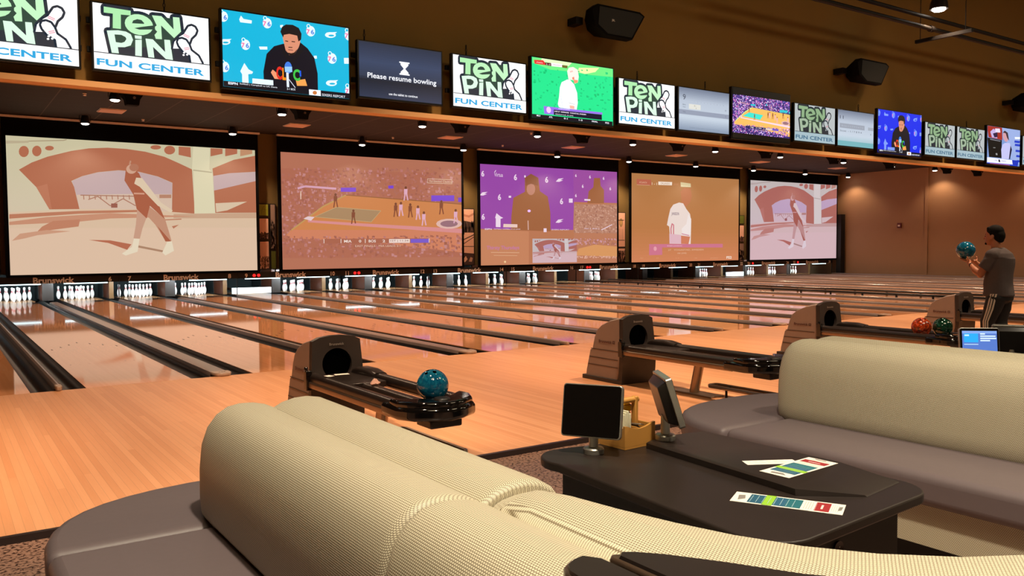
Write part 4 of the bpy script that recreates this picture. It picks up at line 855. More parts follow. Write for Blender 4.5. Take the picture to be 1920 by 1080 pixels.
tv(13.96, 14.90, 2.895, 3.45, 'television with a muted ten pin logo, cut by the right border of the photo', d_logo(True), m_='pic_dim')

# wall loudspeakers on the bulkhead
def wall_speaker(x, z, label, badge):
    t = thing('wall_speaker', label, 'loudspeaker', (x, -2.0, z), group='loudspeakers high on the olive bulkhead')
    rs = []
    for y, s in ((-.05, .62), (-.26, 1.0), (-.36, 1.0)):
        rs.append([(px*s, y, pz*(s if s < 1 else 1)) for px, pz in ((-.40, .10), (-.30, .17), (.34, .17), (.42, .13), (.22, -.17), (-.18, -.17), (-.34, -.08))])
    obj('cabinet', MB().rings(rs), M['speaker'], t, bevel=.008)
    obj('bracket', MB().box(-.46, -.36, -.16, -.0, -.03, .05).box(-.05, .05, -.06, 0, -.09, .09), M['wire'], t)
    obj('grille', MB().prism([(-.28, .145), (.32, .145), (.385, .12), (.205, -.145), (-.16, -.145), (-.30, -.06)], -.364, -.361, 'Y'), M['black'], t, smooth=False)
    if badge: text_obj('badge', 'JBL', M['paper'], t, (-.08, -.366, .01), (1, 0, 0), (0, 0, 1), .03, .05, bold=.03)
wall_speaker(3.90, 4.02, 'black angled loudspeaker on the olive wall above the soccer television', True)
wall_speaker(8.95, 4.02, 'black angled loudspeaker on the olive wall above the muted ten pin television', False)
wall_speaker(14.05, 4.02, 'black angled loudspeaker cut by the right border of the photo', False)

# conduits on a trapeze, front pendant
t = thing('conduit', 'upper of two dark pipes running under the ceiling at the top right', 'pipe', (0, -2.85, 4.80), group='pipes at the top right')
obj('pipe', MB().tube([(5.5, 0, 0), (24, 0, 0)], .028, 10), M['wire'], t)
t = thing('conduit', 'lower of two dark pipes running under the ceiling at the top right', 'pipe', (0, -2.85, 4.645), group='pipes at the top right')
mb = MB().tube([(5.5, 0, 0), (24, 0, 0)], .032, 10)
for k in range(5): mb.tube([(6.2+3.4*k, 0, 0), (6.28+3.4*k, 0, 0)], .046, 10)
obj('pipe', mb, M['wire'], t)
t = thing('trapeze_hanger', 'short dark strut crossing under the two pipes on thin rods', 'pipe hanger', (9.75, -2.95, 4.50))
obj('strut', MB().box(-.025, .025, -.45, .40, 0, .05), M['wire'], t)
for y in (-.35, .33): obj('rod', MB().tube([(0, y, .04), (0, y, 1.70)], .006, 6), M['wire'], t)

# ================================================================== PENDANT SPOTLIGHTS over the lanes
def pendant(loc, label, src=None, top=5.03, s=1.0, power=420, group='pendant spotlights over the lanes'):
    if src is None:
        t = thing('pendant_spotlight', label, 'spotlight', loc, group=group)
        obj('stem', MB().tube([(0, 0, .30), (0, 0, top-loc[2]-.002)], .012, 8), M['wire'], t)
        sh = MB()
        prof = [(.05, .30), (.075, .26), (.085, .20), (.115, .12), (.13, .02), (.122, .02), (.105, .10), (.07, .16), (.03, .18)]
        sh.lathe(prof, n=18); obj('shade', sh, M['darkplastic'], t)
        obj('bulb', MB().lathe([(.02, .12), (.07, .09), (.09, .04), (.094, .012), (.075, -.004), (.03, -.012)], n=16), M['lampglow'], t)
        obj('yoke', MB().tube([(-.135, 0, .08), (-.135, 0, .30), (0, 0, .33), (.135, 0, .30), (.135, 0, .08)], .008, 6), M['wire'], t)
    else: t = dup(src, loc, label, group=group)
    if loc[0] > 30: power *= .55 if loc[0] < 33 else .22
    spot('pendant_lamp', (loc[0], loc[1], loc[2]-.06), power, ORANGE, math.radians(125), (loc[0], loc[1]-.3, 0), radius=.08)
    return t
ordn = ['first', 'second', 'third', 'fourth', 'fifth', 'sixth', 'seventh', 'eighth', 'ninth', 'tenth']
LP = None
XA = [.80, 4.63, 8.60, 12.55, 16.45, 20.40, 24.0, 28.0, 31.5, 34.9]
for k, x in enumerate(XA):
    lab = 'lit pendant spotlight, %s from the left in the row nearer the televisions' % ordn[k]
    r = pendant((x, 11.0, 4.78), lab, LP)
    LP = LP or r
XB = [.79, 4.69, 8.8, 12.6, 16.7, 20.3, 24.1, 27.8, 31.5, 34.9]
for k, x in enumerate(XB):
    lab = 'lit pendant spotlight, %s from the left in the row close before the projection screens' % ordn[k]
    pendant((x, 15.4, 4.80 if k != 2 else 4.74), lab, LP, power=420)
for k, x in enumerate(XA):
    for y, nm in ((6.6, 'third'), (2.2, 'fourth')):
        pendant((x, y, 4.78), 'lit pendant spotlight hidden behind the bulkhead, %s from the left in the %s row' % (ordn[k], nm), LP, group='pendant spotlights behind the bulkhead')
# projectors hanging behind the bulkhead
PRJ = None
for k, x in enumerate([.80, 4.42, 8.70, 12.75, 16.6, 20.8, 24.6, 28.2, 32.4, 34.9]):
    lab = 'black tapered projector box on the lane ceiling, %s from the left' % ordn[k]
    if PRJ is None:
        PRJ = thing('ceiling_projector', lab, 'projector', (x, 9.1, 4.41), group='projectors on the lane ceiling')
        obj('body', MB().rings([[(sx*w, sy*w*.9, z) for sx, sy in ((-1, -1), (1, -1), (1, 1), (-1, 1))] for z, w in ((.0, .12), (.12, .14), (.24, .21), (.40, .22))]), M['speaker'], PRJ, bevel=.012)
        obj('hanger', MB().tube([(0, 0, .40), (0, 0, .618)], .02, 8), M['wire'], PRJ)
        obj('lens', MB().cyl((0, 0), .028, 0, .02, 12).xf(Matrix.Translation((.02, -.155, .14)) @ Matrix.Rotation(PI/2, 4, 'X')), M['steel'], PRJ)
    else: dup(PRJ, (x, 9.1, 4.41), lab)
DF = None
for k, x in enumerate([1.23, 6.15, 11.3, 16.4, 21.6, 26.6, 32.1]):
    lab = 'pinkish square air panel in the lane ceiling, %s from the left' % ordn[k]
    if DF is None:
        DF = thing('ceiling_diffuser', lab, 'air vent', (x, 14.08, 5.0), group='air panels in the lane ceiling')
        obj('panel', MB().box(-.29, .29, -.29, .29, 0, .028), mat('diffuser_beige', (235, 190, 165), .6), DF, bevel=.006)
        obj('frame', MB().box(-.31, .31, -.31, .31, .015, .0295), M['white'], DF)
    else: dup(DF, (x, 14.08, 5.0), lab)
SPK = None; q = 0
for x, y in [(.3, 11.8), (4.6, 7.3), (8.5, 8.2), (12.9, 11.8), (17.1, 11.8), (2.2, 15.2), (9.7, 15.0), (24, 11.8), (13.9, 14.9)]:
    lab = 'tiny pale sprinkler head in the dark lane ceiling of the lanes, %s from the left' % ordn[q]; q += 1
    if SPK is None:
        SPK = thing('sprinkler_head', lab, 'sprinkler', (x, y, 4.97), group='sprinkler heads'); obj('rose', MB().lathe([(.03, .058), (.05, .05), (.02, .03), (.04, .01), (.03, 0)], n=10), M['white'], SPK)
    else: dup(SPK, (x, y, 4.97), lab)
t = pendant((9.55, -3.01, 4.86), 'glaring pendant lamp at the top right beside the dark pipes', None, top=6.2, power=60, group='front pendant')

# ================================================================== BALL RETURNS
def hood_w(z): return .228-.026*(z/.72)
def build_return(loc, label, src=None):
    if src: return dup(src, loc, label, group='ball returns on the approach')
    t = thing('ball_return', label, 'ball return', loc, group='ball returns on the approach')
    side = [(0.03, .0), (-.03, .28), (0.012, .69), (.17, .655), (.30, .60), (.37, .545), (.41, .46), (.44, .34), (.475, .325), (.53, .10), (.535, .045), (.57, .04), (.575, 0)]
    rs = []
    for sx, ins in ((-1, 0), (-1, .0), (1, 0)):
        pass
    rs.append([(-hood_w(z), y, z) for y, z in side]); rs.append([(hood_w(z), y, z) for y, z in side])
    mid = []
    for s_ in (-.8, -.4, 0, .4, .8):
        mid.append([(s_*hood_w(z), y, z+(.022*(1-s_*s_) if z > .4 else 0)) for y, z in side])
    ho = obj('hood', MB().rings([rs[0]]+mid+[rs[1]]), M['hood'], t, bevel=.008)
    # front bezel with the ball exit: strips around a circle
    N = 32; cz, r = .49, .130
    inner = [(r*math.sin(2*PI*k/N), cz+r*math.cos(2*PI*k/N)) for k in range(N)]
    def outer_pt(a):
        dx, dz = math.sin(a), math.cos(a); best = 9
        poly = [(-.238, 0), (.238, 0), (.236, .30), (.210, .685), (.15, .712), (.05, .726), (-.05, .726), (-.15, .712), (-.210, .685), (-.236, .30)]
        for i in range(len(poly)):
            (ax, az), (bx, bz) = poly[i-1], poly[i]; ex, ez = bx-ax, bz-az; den = dx*ez-dz*ex
            if abs(den) < 1e-9: continue
            tt = (ax*ez-(az-cz)*ex)/den; uu = (ax*dz-(az-cz)*dx)/den
            if tt > 0 and -1e-6 <= uu <= 1+1e-6: best = min(best, tt)
        return (best*dx, cz+best*dz)
    angs = sorted([2*PI*k/N for k in range(N)]+[math.atan2(px, pz-cz) % (2*PI) for px, pz in ((-.238, 0), (.238, 0), (.210, .685), (-.210, .685), (.236, .3), (-.236, .3))])
    outer = [outer_pt(a) for a in angs]; inner = [(r*math.sin(a), cz+r*math.cos(a)) for a in angs]
    yf = lambda z: .012+.0 if z > .28 else 0
    def fy(z): return -.048-.03*max(0, 1-abs(z-.28)/.4)
    n = len(angs); mb = MB()
    fr = [(p[0], fy(p[1]), p[1]) for p in outer]; fi = [(p[0], fy(p[1])+.004, p[1]) for p in inner]; bi = [(p[0], .01, p[1]) for p in inner]; bo = [(p[0], fy(p[1])+.055, p[1]) for p in outer]
    mb.rings([bo, fr, fi, bi], cap=False)
    be = obj('bezel', mb, M['hoodfront'], t)
    obj('ball_exit_dark_disc', MB().add([(p[0]*.999, -.028, cz+(p[1]-cz)*.999) for p in inner], [tuple(range(n))]), M['hole'], be, smooth=False)  # black disc set in the opening to paint its dark inside
    text_obj('maker_lettering', 'Brunswick', M['silver'], be, (0, fy(.655)-.003, .655), (1, 0, 0), (0, 0, 1), .022, .13, bold=.03)
    text_obj('side_lettering', 'Brunswick', mat('dark_red_print', (74, 34, 28), .5), ho, (-hood_w(.42)-.004, .225, .43), (0, -1, 0), (0, 0, 1), .032, .21, bold=.03)
    sq = MB(); ox = -hood_w(.42)-.0045
    for a, b, c, d in ((.105, .098, .415, .447), (.080, .073, .415, .447), (.105, .073, .440, .447), (.105, .073, .415, .422)): sq.box(ox-.001, ox, min(a, b), max(a, b), c, d)
    obj('side_emblem', sq, bpy.data.materials['dark_red_print'], ho, smooth=False)
    for z0, z1, e in ((.0, .055, .008),): obj('plinth', MB().box(-.240, .240, -.055, .585, 0, .045), M['hoodfront'], t, bevel=.006)
    gr = MB()
    for z in (.34, .25, .17): gr.box(-hood_w(z)-.0035, -hood_w(z)+.004, .02, .46+(.34-z)*.25, z-.003, z+.003)
    obj('side_grooves', gr, M['hoodfront'], ho, smooth=False)
    # rack
    hw = .262
    def rail(x0, x1, z0, z1, m_, nm, y0=-.08, y1=-1.62, r=.03):
        obj(nm, MB().rings([[(px, y, pz) for px, pz in rrect(x0, x1, z0, z1, r)] for y in (y0, y1)]), m_, t)
    rail(-hw, -hw+.085, .345, .435, M['darkplastic'], 'rail', r=.035); rail(hw-.085, hw, .345, .435, M['darkplastic'], 'rail', y0=-.02, r=.035)
    rail(-.045, .045, .33, .405, M['darkplastic'], 'centre_rail', y0=-.1, r=.03)
    obj('rail_trim', MB().rings([[(px, y, pz) for px, pz in rrect(-hw-.012, -hw+.02, .322, .372, .012)] for y in (-.12, -1.55)]), M['steel'], t)
    obj('rail_trim', MB().rings([[(px, y, pz) for px, pz in rrect(hw-.02, hw+.012, .322, .372, .012)] for y in (-.12, -1.55)]), M['steel'], t)
    obj('tray', MB().box(-hw+.06, hw-.10, -.64, -.05, .36, .408), M['darkplastic'], t, bevel=.004)
    obj('hand_guard', MB().rings([[(px, y, pz) for px, pz in rrect(hw-.11-d, hw+.02-d*.3, .36, .46-e, .035)] for y, d, e in ((.0, .03, .03), (-.12, .03, 0), (-.30, .01, .0), (-.42, 0, .02))]), M['darkplastic'], t)
    eb = obj('end_bumper', MB().prism([(-hw-.02, -1.45), (-hw+.10, -1.50), (-.1, -1.64), (.1, -1.64), (hw-.10, -1.50), (hw+.02, -1.45), (hw+.03, -1.70), (hw-.03, -1.84), (hw-.16, -1.92), (0, -1.95), (-hw+.16, -1.92), (-hw+.03, -1.84), (-hw-.03, -1.70)], .325, .415), M['gloss'], t, bevel=.028, seg=4)
    obj('end_lip', MB().prism([(-hw-.01, -1.56), (-.1, -1.70), (.1, -1.70), (hw+.01, -1.56), (hw+.02, -1.70), (hw-.04, -1.82), (hw-.16, -1.90), (0, -1.93), (-hw+.16, -1.90), (-hw+.04, -1.82), (-hw-.02, -1.70)], .40, .45), M['gloss'], t, bevel=.02, seg=4)
    obj('dryer_button', MB().lathe([(.055, 0), (.05, .008), (.03, .011)], (0, -1.80, .451), 18), M['hoodfront'], eb)
    obj('control_box', MB().box(-.12, .12, -1.86, -1.66, .268, .327), M['hoodfront'], t, bevel=.012)
    obj('post', MB().tube([(0, -.85, .012), (0, -.93, .35)], .047, 18), M['steel'], t)
    obj('post_foot', MB().box(-.09, .09, -1.15, -.62, .0, .016), M['steel'], t, bevel=.004)
    pts = [(-.0, -1.05, .10), (.03, -1.02, .10), (.10, -1.02, .10), (.13, -1.05, .10), (.13, -1.88, .10), (.10, -1.93, .10), (.02, -1.93, .10), (-.0, -1.88, .10)]
    fl = obj('foot_loop', MB().tube(pts, .018, 8, loop=True), M['steel'], t)
    for y in (-1.2, -1.75): obj('loop_leg', MB().tube([(.065, y, .0), (.065, y, .095), (.13, y, .098)], .012, 8), M['wire'], fl)
    obj('hinge', MB().box(-hw-.03, -hw+.02, -.12, -.06, .30, .46).tube([(-hw-.02, -.09, .44), (-hw-.02, -.09, .49)], .015, 8), M['gloss'], t, bevel=.006)
    return t
b0 = build_return((.045, -3.15, 0), 'taupe ball return with one teal ball on its rack, nearest the cream sofa')
build_return((2*P+.10, -3.15, 0), 'taupe ball return with an empty rack, behind the table with the wooden caddy', b0)
build_return((4*P+.10, -3.15, 0), 'taupe ball return with an orange and a green ball, behind the grey bench back', b0)
build_return((6*P+.13, -3.15, 0), 'taupe ball return farthest right, partly behind the standing man', b0)
# small things on the first rack
t = tag(obj('label_card', MB().box(-.05, .05, -.035, .035, 0, .0008), M['paper'], None), 'white label card on the rack tray of the nearest ball return, left one', 'card', 'label cards on the rack'); t.location = (-.085, -3.30, .4085); t.rotation_euler = (0, 0, .2)
t = tag(obj('label_card', MB().box(-.06, .06, -.03, .03, 0, .0008), M['paper'], None), 'white label card on the rack tray of the nearest ball return, right one', 'card', 'label cards on the rack'); t.location = (.055, -3.27, .4085); t.rotation_euler = (0, 0, -.1)
mb = MB(); rr = random.Random(3)
mb.rings([[(.032*s*math.cos(2*PI*k/14)*(1+rr.uniform(-.25, .25)), .024*s*math.sin(2*PI*k/14)*(1+rr.uniform(-.25, .25)), z+rr.uniform(-.004, .004)) for k in range(14)] for z, s in ((.0, .9), (.012, 1.15), (.028, .8), (.045, .35))])
o = tag(obj('crumpled_tissue', mb, mat('tissue', (190, 150, 135), .8), None), 'crumpled pinkish tissue on the centre rail of the nearest ball return', 'tissue'); o.location = (.05, -3.92, .407)
# balls
def ball(name, loc, m_, label, holes=True, hd=(-.3, -.25, .92)):
    t = thing(name, label, 'bowling ball', loc)
    obj('shell', MB().lathe([(.108*math.sin(PI*i/24) if 0 < i < 24 else .002, -.108*math.cos(PI*i/24)) for i in range(25)], n=40), m_, t)
    if holes:
        d = Vector(hd).normalized(); a = d.orthogonal().normalized(); b = d.cross(a)
        for u, v, r in ((-.018, .024, .011), (.018, .024, .011), (0, -.03, .0135)):
            c = (d*.108+a*u+b*v).normalized()
            mtx = Matrix.Translation(c*.1075) @ c.to_track_quat('Z', 'Y').to_matrix().to_4x4()
            obj('finger_hole_dark_disc', MB().cyl((0, 0), r, 0, .0012, 14).xf(mtx), M['hole'], t, smooth=False)  # thin black discs on the shell, painted shade of the drilled holes
    return t
ball('bowling_ball', (.065, -4.79, .518), M['teal'], 'teal bowling ball resting on the end of the nearest rack')
ball('bowling_ball', (4*P+.015, -4.46, .497), M['orangeball'], 'shiny orange and dark red swirled bowling ball on a rack')
ball('bowling_ball', (4*P+.16, -4.63, .499), M['greenball'], 'dark green swirled bowling ball on a rack beside the orange one')

# ================================================================== SOFAS
def uvring(rs, u_scale=1, closed=False):
    """rings of 3d points -> verts, faces, uv in metres (u along rings, v across)"""
    mb = MB(); n = len(rs[0]); v = []; uv = []
    us = [0]
    for i in range(1, len(rs)):
        us.append(us[-1]+(Vector(rs[i][n//2])-Vector(rs[i-1][n//2])).length)
    for i, r in enumerate(rs):
        d = 0
        for j, p in enumerate(r):
            if j: d += (Vector(p)-Vector(r[j-1])).length
            v.append(p); uv.append((us[i], d))
    f = []
    for i in range(len(rs)-1):
        for j in range(n-1): f.append((i*n+j, i*n+j+1, (i+1)*n+j+1, (i+1)*n+j))
        f.append((i*n+n-1, i*n, (i+1)*n, (i+1)*n+n-1))
    f.append(tuple(range(n-1, -1, -1))); f.append(tuple((len(rs)-1)*n+j for j in range(n)))
    mb.add(v, f); mb.uv = uv; return mb
def back_prof(w, h, zb, sgn, k, dh=0, kb=None):
    """half-back cross-section; k = 1 full, smaller when rounding off at an end; sgn -1 left half"""
    kb = k if kb is None else kb
    pts = [(0.0, zb), (.9*w, zb), (.985*w, zb+.04), (1.0*w, zb+.10), (.995*w, zb+.2), (.96*w, zb+.29), (.88*w, h-.075), (.76*w, h-.032), (.62*w, h-.008), (.46*w, h), (.30*w, h-.002), (.15*w, h-.012), (.05*w, h-.026), (0.0, h-.036)]
    out = []
    for x, z in pts:
        zz = zb+(z-zb)*k
        out.append((sgn*(x*kb), zz-dh))
    return out
def make_back(parent, name, w, h, zb, sgn, ya, yb, ea, eb):
    """ya (far end, rounding radius ea) down to yb (rounding eb)"""
    rs = []; ts = []
    def end(e, y, s):
        out = []
        for i in range(8):
            a = PI/2*i/7; out.append((y-s*e*(1-math.sin(a)) if s < 0 else y, 0))
        return out
    steps = []
    for i in range(9):
        a = PI/2*i/8; steps.append((ya-ea*(1-math.cos(a)), 1-(ea*1.0)*(1-math.sin(a))))
    n = 16
    for i in range(1, n): steps.append((ya-ea+(yb+eb-ya+ea)*i/n, 1))
    for i in range(8, -1, -1):
        a = PI/2*i/8; steps.append((yb+eb*(1-math.cos(a)), 1-(eb*1.0)*(1-math.sin(a))))
    prof0 = None
    for y, k in steps:
        kk = k; dz = 1-k
        pr = back_prof(w*(1-dz*1.1), h-dz*1.1*.5, zb, sgn, 1)
        rs.append([(x, y, z) for x, z in pr])
    return obj(name, uvring(rs), M['weave'], parent)
def outline_end(cx, w, y0, d, n=18):
    """half superellipse from (cx-w, y0) round through (cx, y0+d) to (cx+w, y0)"""
    return [(cx-w*math.copysign(abs(math.cos(a))**.8, math.cos(a)), y0+d*abs(math.sin(a))**.8) for a in [PI*k/n for k in range(n+1)]]
def build_sofa(loc, label, h, src=None, section2=False, sw=.80, swr=.80, ye=-6.56):
    t = thing('double_sofa', label, 'sofa', loc, group='back to back sofas')
    zs = .44; w = .285
    # seats: rounded end, left bench, right bench
    ol = [(x if x < 0 else x*swr/sw, y) for x, y in outline_end(0, sw, -6.62, .66)]
    def cushion(name, poly, z0, z1, m_=M['vinyl'], bv=.04): return obj(name, MB().prism(poly, z0, z1), m_, t, bevel=bv, seg=4)
    cushion('end_seat', ol, .29, zs)
    cushion('bench_seat', [(-sw, -6.63), (-sw, -9.4), (-.24, -9.4), (-.24, -6.63)], .29, zs)
    cushion('bench_seat', [(swr, -6.63), (swr, -9.4), (.24, -9.4), (.24, -6.63)], .29, zs)
    inset = [(x*.93, -6.62+(y+6.62)*.9) for x, y in ol]
    base = [(-sw*.93, -9.4)]+inset+[(swr*.93, -9.4)]
    pl = uvring([[(x, y, z) for x, y in base] for z in (.10, .288)]); pl.uv = [(x*1.0+y, z) for (x, y, z) in pl.v]
    obj('base_panel', pl, M['weave'], t)
    obj('toe_kick', MB().prism([(x*.94, y*1.0 if y < -9 else y-.03) for x, y in base], -.034, .099), M['black'], t, smooth=False)
    for sg in (-1, 1):
        make_back(t, 'backrest', w, h, zs-.02, sg, ye, -8.06, .12, .03)
        if not section2: make_back(t, 'backrest', w, h, zs-.02, sg, -8.065, -9.4, .03, .06)
    if section2:
        make_back(t, 'backrest', w, h, zs-.02, -1, -8.065, -9.32, .03, .03)
        # booth corner: the right hand back flares out to close the end of the booth
        ys = [-8.065, -8.07, -8.085, -8.12, -8.2, -8.32, -8.45, -8.6, -8.72, -8.82, -8.9, -8.98]
        ox = {-8.156: .085}
        K = [(-8.06, .12), (-8.156, .085), (-8.305, .16), (-8.53, .215), (-8.70, .28), (-8.81, .354), (-8.915, .482), (-9.0, .61), (-9.06, .78), (-9.10, 1.0), (-9.14, 1.5), (-9.15, 2.3)]
        rs = []
        A = [(0, -8.065), (0, -8.13), (0, -8.22), (0, -8.36), (0, -8.50), (.0, -8.62), (0.02, -8.75), (.06, -8.88), (.14, -9.02), (.3, -9.18), (.62, -9.32), (1.2, -9.42), (2.35, -9.42)]
        B = [(.20, -8.065), (.235, -8.13), (.25, -8.22), (.275, -8.36), (.31, -8.50), (.35, -8.62), (.41, -8.74), (.49, -8.84), (.60, -8.93), (.76, -9.01), (1.0, -9.07), (1.5, -9.10), (2.36, -9.10)]
        for i, ((ax, ay), (bx, by)) in enumerate(zip(A, B)):
            L_ = math.hypot(bx-ax, by-ay); k = {0: .90, 1: .98}.get(i, 1); hh = h-(1-k)*.3
            pts = [(0, zs-.02), (L_-.01, zs-.02), (L_, zs+.1), (L_-.008, zs+.2), (L_-.035, hh-.05), (L_-.07, hh-.018), (L_-.11, hh-.002), (L_*.45, hh+.002), (L_*.25, hh-.004), (.03, hh-.012), (.01, hh-.024), (0, hh-.036)]
            rs.append([(ax+(bx-ax)*d/L_, ay+(by-ay)*d/L_, z) for d, z in pts])
        mb = uvring(rs)
        mb.uv = [(y*1.0, x) for (x, y, z) in mb.v]
        # planar uv on top, height on the face
        mb.uv = [(y+.0*x, x+(.86-z)) for (x, y, z) in mb.v]
        obj('corner_backrest', mb, M['weave'], t)
    return t
near = build_sofa((-1.615, 0, 0), 'cream woven sofa with grey seats in the foreground left', .862, section2=True, swr=.64, ye=-6.46)
far = build_sofa((1.665, 0, 0), 'cream woven sofa with a grey bench, right of the dark table', .895, swr=.62)
third = build_sofa((4.99, 0, 0), 'cream woven sofa mostly hidden at the right border of the photo', .88)
# dark walnut ledges on the back of the near sofa
def ledge(poly, label):
    cx = sum(p[0] for p in poly)/len(poly); cy = sum(p[1] for p in poly)/len(poly)
    t = thing('wood_ledge', label, 'ledge', (cx, cy, .867), group='walnut ledges behind the near sofa')
    q = [(x-cx, y-cy) for x, y in poly]
    obj('top', MB().prism(q, 0, .035), M['walnut'], t, bevel=.006, seg=3)
    q2 = [(x*.93, y*.93) for x, y in q]; obj('raised_rim', MB().rings([[(x, y, .0352) for x, y in q2], [(x, y, .041) for x, y in [(a*.985, b*.985) for a, b in q2]]]), M['laminate'], t)
ledge([(-1.775, -8.62), (-1.80, -8.625), (-1.825, -8.64), (-1.84, -8.665), (-1.845, -8.70), (-1.845, -9.18), (-1.755, -9.18), (-1.755, -8.65)], 'dark walnut ledge at the bottom of the photo, left piece beside the gap')
ledge([(-1.735, -8.655), (-1.72, -8.642), (-1.70, -8.655), (-1.66, -8.70), (-1.60, -8.79), (-1.53, -8.91), (-1.42, -9.04), (-1.28, -9.16), (-1.735, -9.16)], 'dark walnut ledge at the bottom of the photo, right piece beside the gap')

# ================================================================== TABLES
def build_table(dx, label, dy=0):
    t = thing('lounge_table', label, 'table', (dx, dy, 0), group='dark tables between the sofas')
    out = []
    def arc(cx, cy, r, a0, a1, n=7): out.extend([(cx+r*math.cos(math.radians(a0+(a1-a0)*k/n)), cy+r*math.sin(math.radians(a0+(a1-a0)*k/n))) for k in range(n+1)])
    arc(-.87, -7.50, .13, 200, 95); arc(-.33, -7.52, .06, 90, 10); arc(-.375, -8.32, .12, 0, -80, 8); arc(-.93, -8.36, .12, -90, -175, 8)
    top = MB().prism(out, .69, .72); obj('tabletop', top, M['laminate'], t, bevel=.006, seg=3)
    obj('base', MB().box(-.94, -.34, -8.36, -7.50, .02, .689), M['laminate2'], t, bevel=.004)
    obj('base_foot', MB().box(-.90, -.38, -8.32, -7.54, -.034, .02), M['black'], t, smooth=False)
    rs = [(-.605, -7.56), (-.57, -7.545), (-.37, -7.54), (-.30, -7.56), (-.285, -8.33), (-.50, -8.36), (-.655, -8.232)]
    rs0 = rs[:-3]+[(-.287, -8.325), (-.50, -8.352), (-.655, -8.230)]; rs2 = rs[:-3]+[(-.29, -8.13), (-.50, -8.215), (-.652, -8.222)]
    obj('raised_shelf', MB().rings([[(x, y, .7205) for x, y in rs], [(x*1.0, y, .724) if y < -8 and x > -.6 else (x, y, .740) for x, y in rs0], [(x+(.004 if x < -.5 else -.006), y+(.0 if y < -8 else -.004 if y > -7.6 else 0), .744) for x, y in rs2]]), M['laminate'], t)
    return t
tb = build_table(0, 'dark brown table holding the tablets, caddy and menu strips')
o_ = MB().cyl((0, 0), .022, 0, .006, 18).xf(Matrix.Translation((-.64, -8.3605, .60)) @ Matrix.Rotation(PI/2, 4, 'X'))
obj('outlet_ring', o_, M['gloss'], tb)
o_ = MB()
for dz in (-.006, .006): o_.ell((-.64, -8.3675, .60+dz), (.0025, .001, .002), 8, 6)
obj('outlet_screw', o_, M['silver'], tb)
build_table(3.16, 'dark brown table hidden behind the second sofa, holding two tablets', .2)

def tablet(loc, rz, tilt, label, lit=None):
    """stand at loc; the display faces local -Y, leaning back by tilt"""
    t = thing('tablet_stand', label, 'tablet', loc, rz, group='tablets on round silver stands')
    obj('foot', MB().lathe([(.036, 0), (.037, .016), (.034, .020), (.020, .023), (.003, .024)], n=28), M['silver'], t)
    obj('neck', MB().lathe([(.0165, .02), (.0165, .09)], n=20), M['silver'], t)
    w, h, d = .108, .185, .022; R = Matrix.Translation((0, -.012, .150)) @ Matrix.Rotation(-tilt, 4, 'X')
    obj('housing', MB().rings([[(x, y, z) for x, z in rrect(-w, w, -h/2, h/2, .012)] for y in (-d/2, d/2)]).xf(R), M['silver'], t, bevel=.002)
    obj('glass', MB().rings([[(x, y, z) for x, z in rrect(-w+.004, w-.004, -h/2+.004, h/2-.004, .01)] for y in (-d/2-.0015, -d/2+.002)]).xf(R), M['gloss'], t)
    obj('back_cover', MB().rings([[(x*s, y, z*s) for x, z in rrect(-w*.93, w*.93, -h/2*.9, h/2*.9, .01)] for y, s in ((d/2-.001, 1), (d/2+.03, .8))]).xf(R), M['darkplastic'], t, bevel=.003)
    if lit:
        p = Pic(.188, .15, step=.0002); p.raw([(0, 0), (1, 0), (1, 1), (0, 1)], (84, 120, 200)); p.raw([(0, 0), (1, 0), (1, .1), (0, .1)], (130, 165, 230)); p.raw([(.05, .10), (.46, .10), (.46, .44), (.05, .44)], (40, 170, 240)); p.raw([(.07, .14), (.20, .14), (.20, .2), (.07, .2)], (200, 235, 255)); p.raw([(.05, .50), (.46, .50), (.46, .53), (.05, .53)], (190, 220, 250))
        for k, (a, b) in enumerate(((.52, .66), (.52, .96), (.52, .98), (.52, .80))): p.raw([(a, .09+k*.085), (b, .09+k*.085), (b, .14+k*.085), (a, .14+k*.085)], (215, 238, 255))
        o = p.build('display', M['pic_tv'], t, (0, -d/2-.002, 0)); o.data.transform(R)
    return t
tablet((-.80, -7.50, .721), math.radians(-58), .20, 'tablet with a black screen facing the cream sofa, left of the wooden caddy')
tablet((-.525, -7.575, .745), math.radians(58), .30, 'tablet seen from its edge on the raised shelf, right of the wooden caddy')
tablet((2.26, -7.29, .721), math.radians(-42), .15, 'tablet with a lit blue screen behind the second sofa', lit=True)
tablet((2.64, -7.30, .721), math.radians(118), .30, 'tablet seen from behind at the right border beside the lit blue one')

# caddy
cd = thing('condiment_caddy', 'wooden caddy with a dowel handle holding condiments', 'caddy', (-.615, -7.45, .7215), math.radians(3), group=None)
cw, cl, ch = .085, .078, .088
def wavy(sgn):
    pts = [(-cw+2*cw*k/12, ch-.018*math.sin(PI*k/12)) for k in range(13)]; return [(-cw, 0)]+pts+[(cw, 0)]
obj('floor_board', MB().box(-cl, cl, -cw, cw, 0, .008), M['bamboo'], cd)
obj('side_board', MB().prism([(-cl, .0085), (-cl, ch-.004)]+[(-cl+2*cl*k/12, ch-.02*math.sin(PI*k/12)) for k in range(1, 12)]+[(cl, ch-.004), (cl, .0085)], -cw, -cw+.009, 'Y'), M['bamboo'], cd)
obj('side_board', MB().prism([(-cl, .0085), (-cl, ch-.004)]+[(-cl+2*cl*k/12, ch-.02*math.sin(PI*k/12)) for k in range(1, 12)]+[(cl, ch-.004), (cl, .0085)], cw-.009, cw, 'Y'), M['bamboo'], cd)
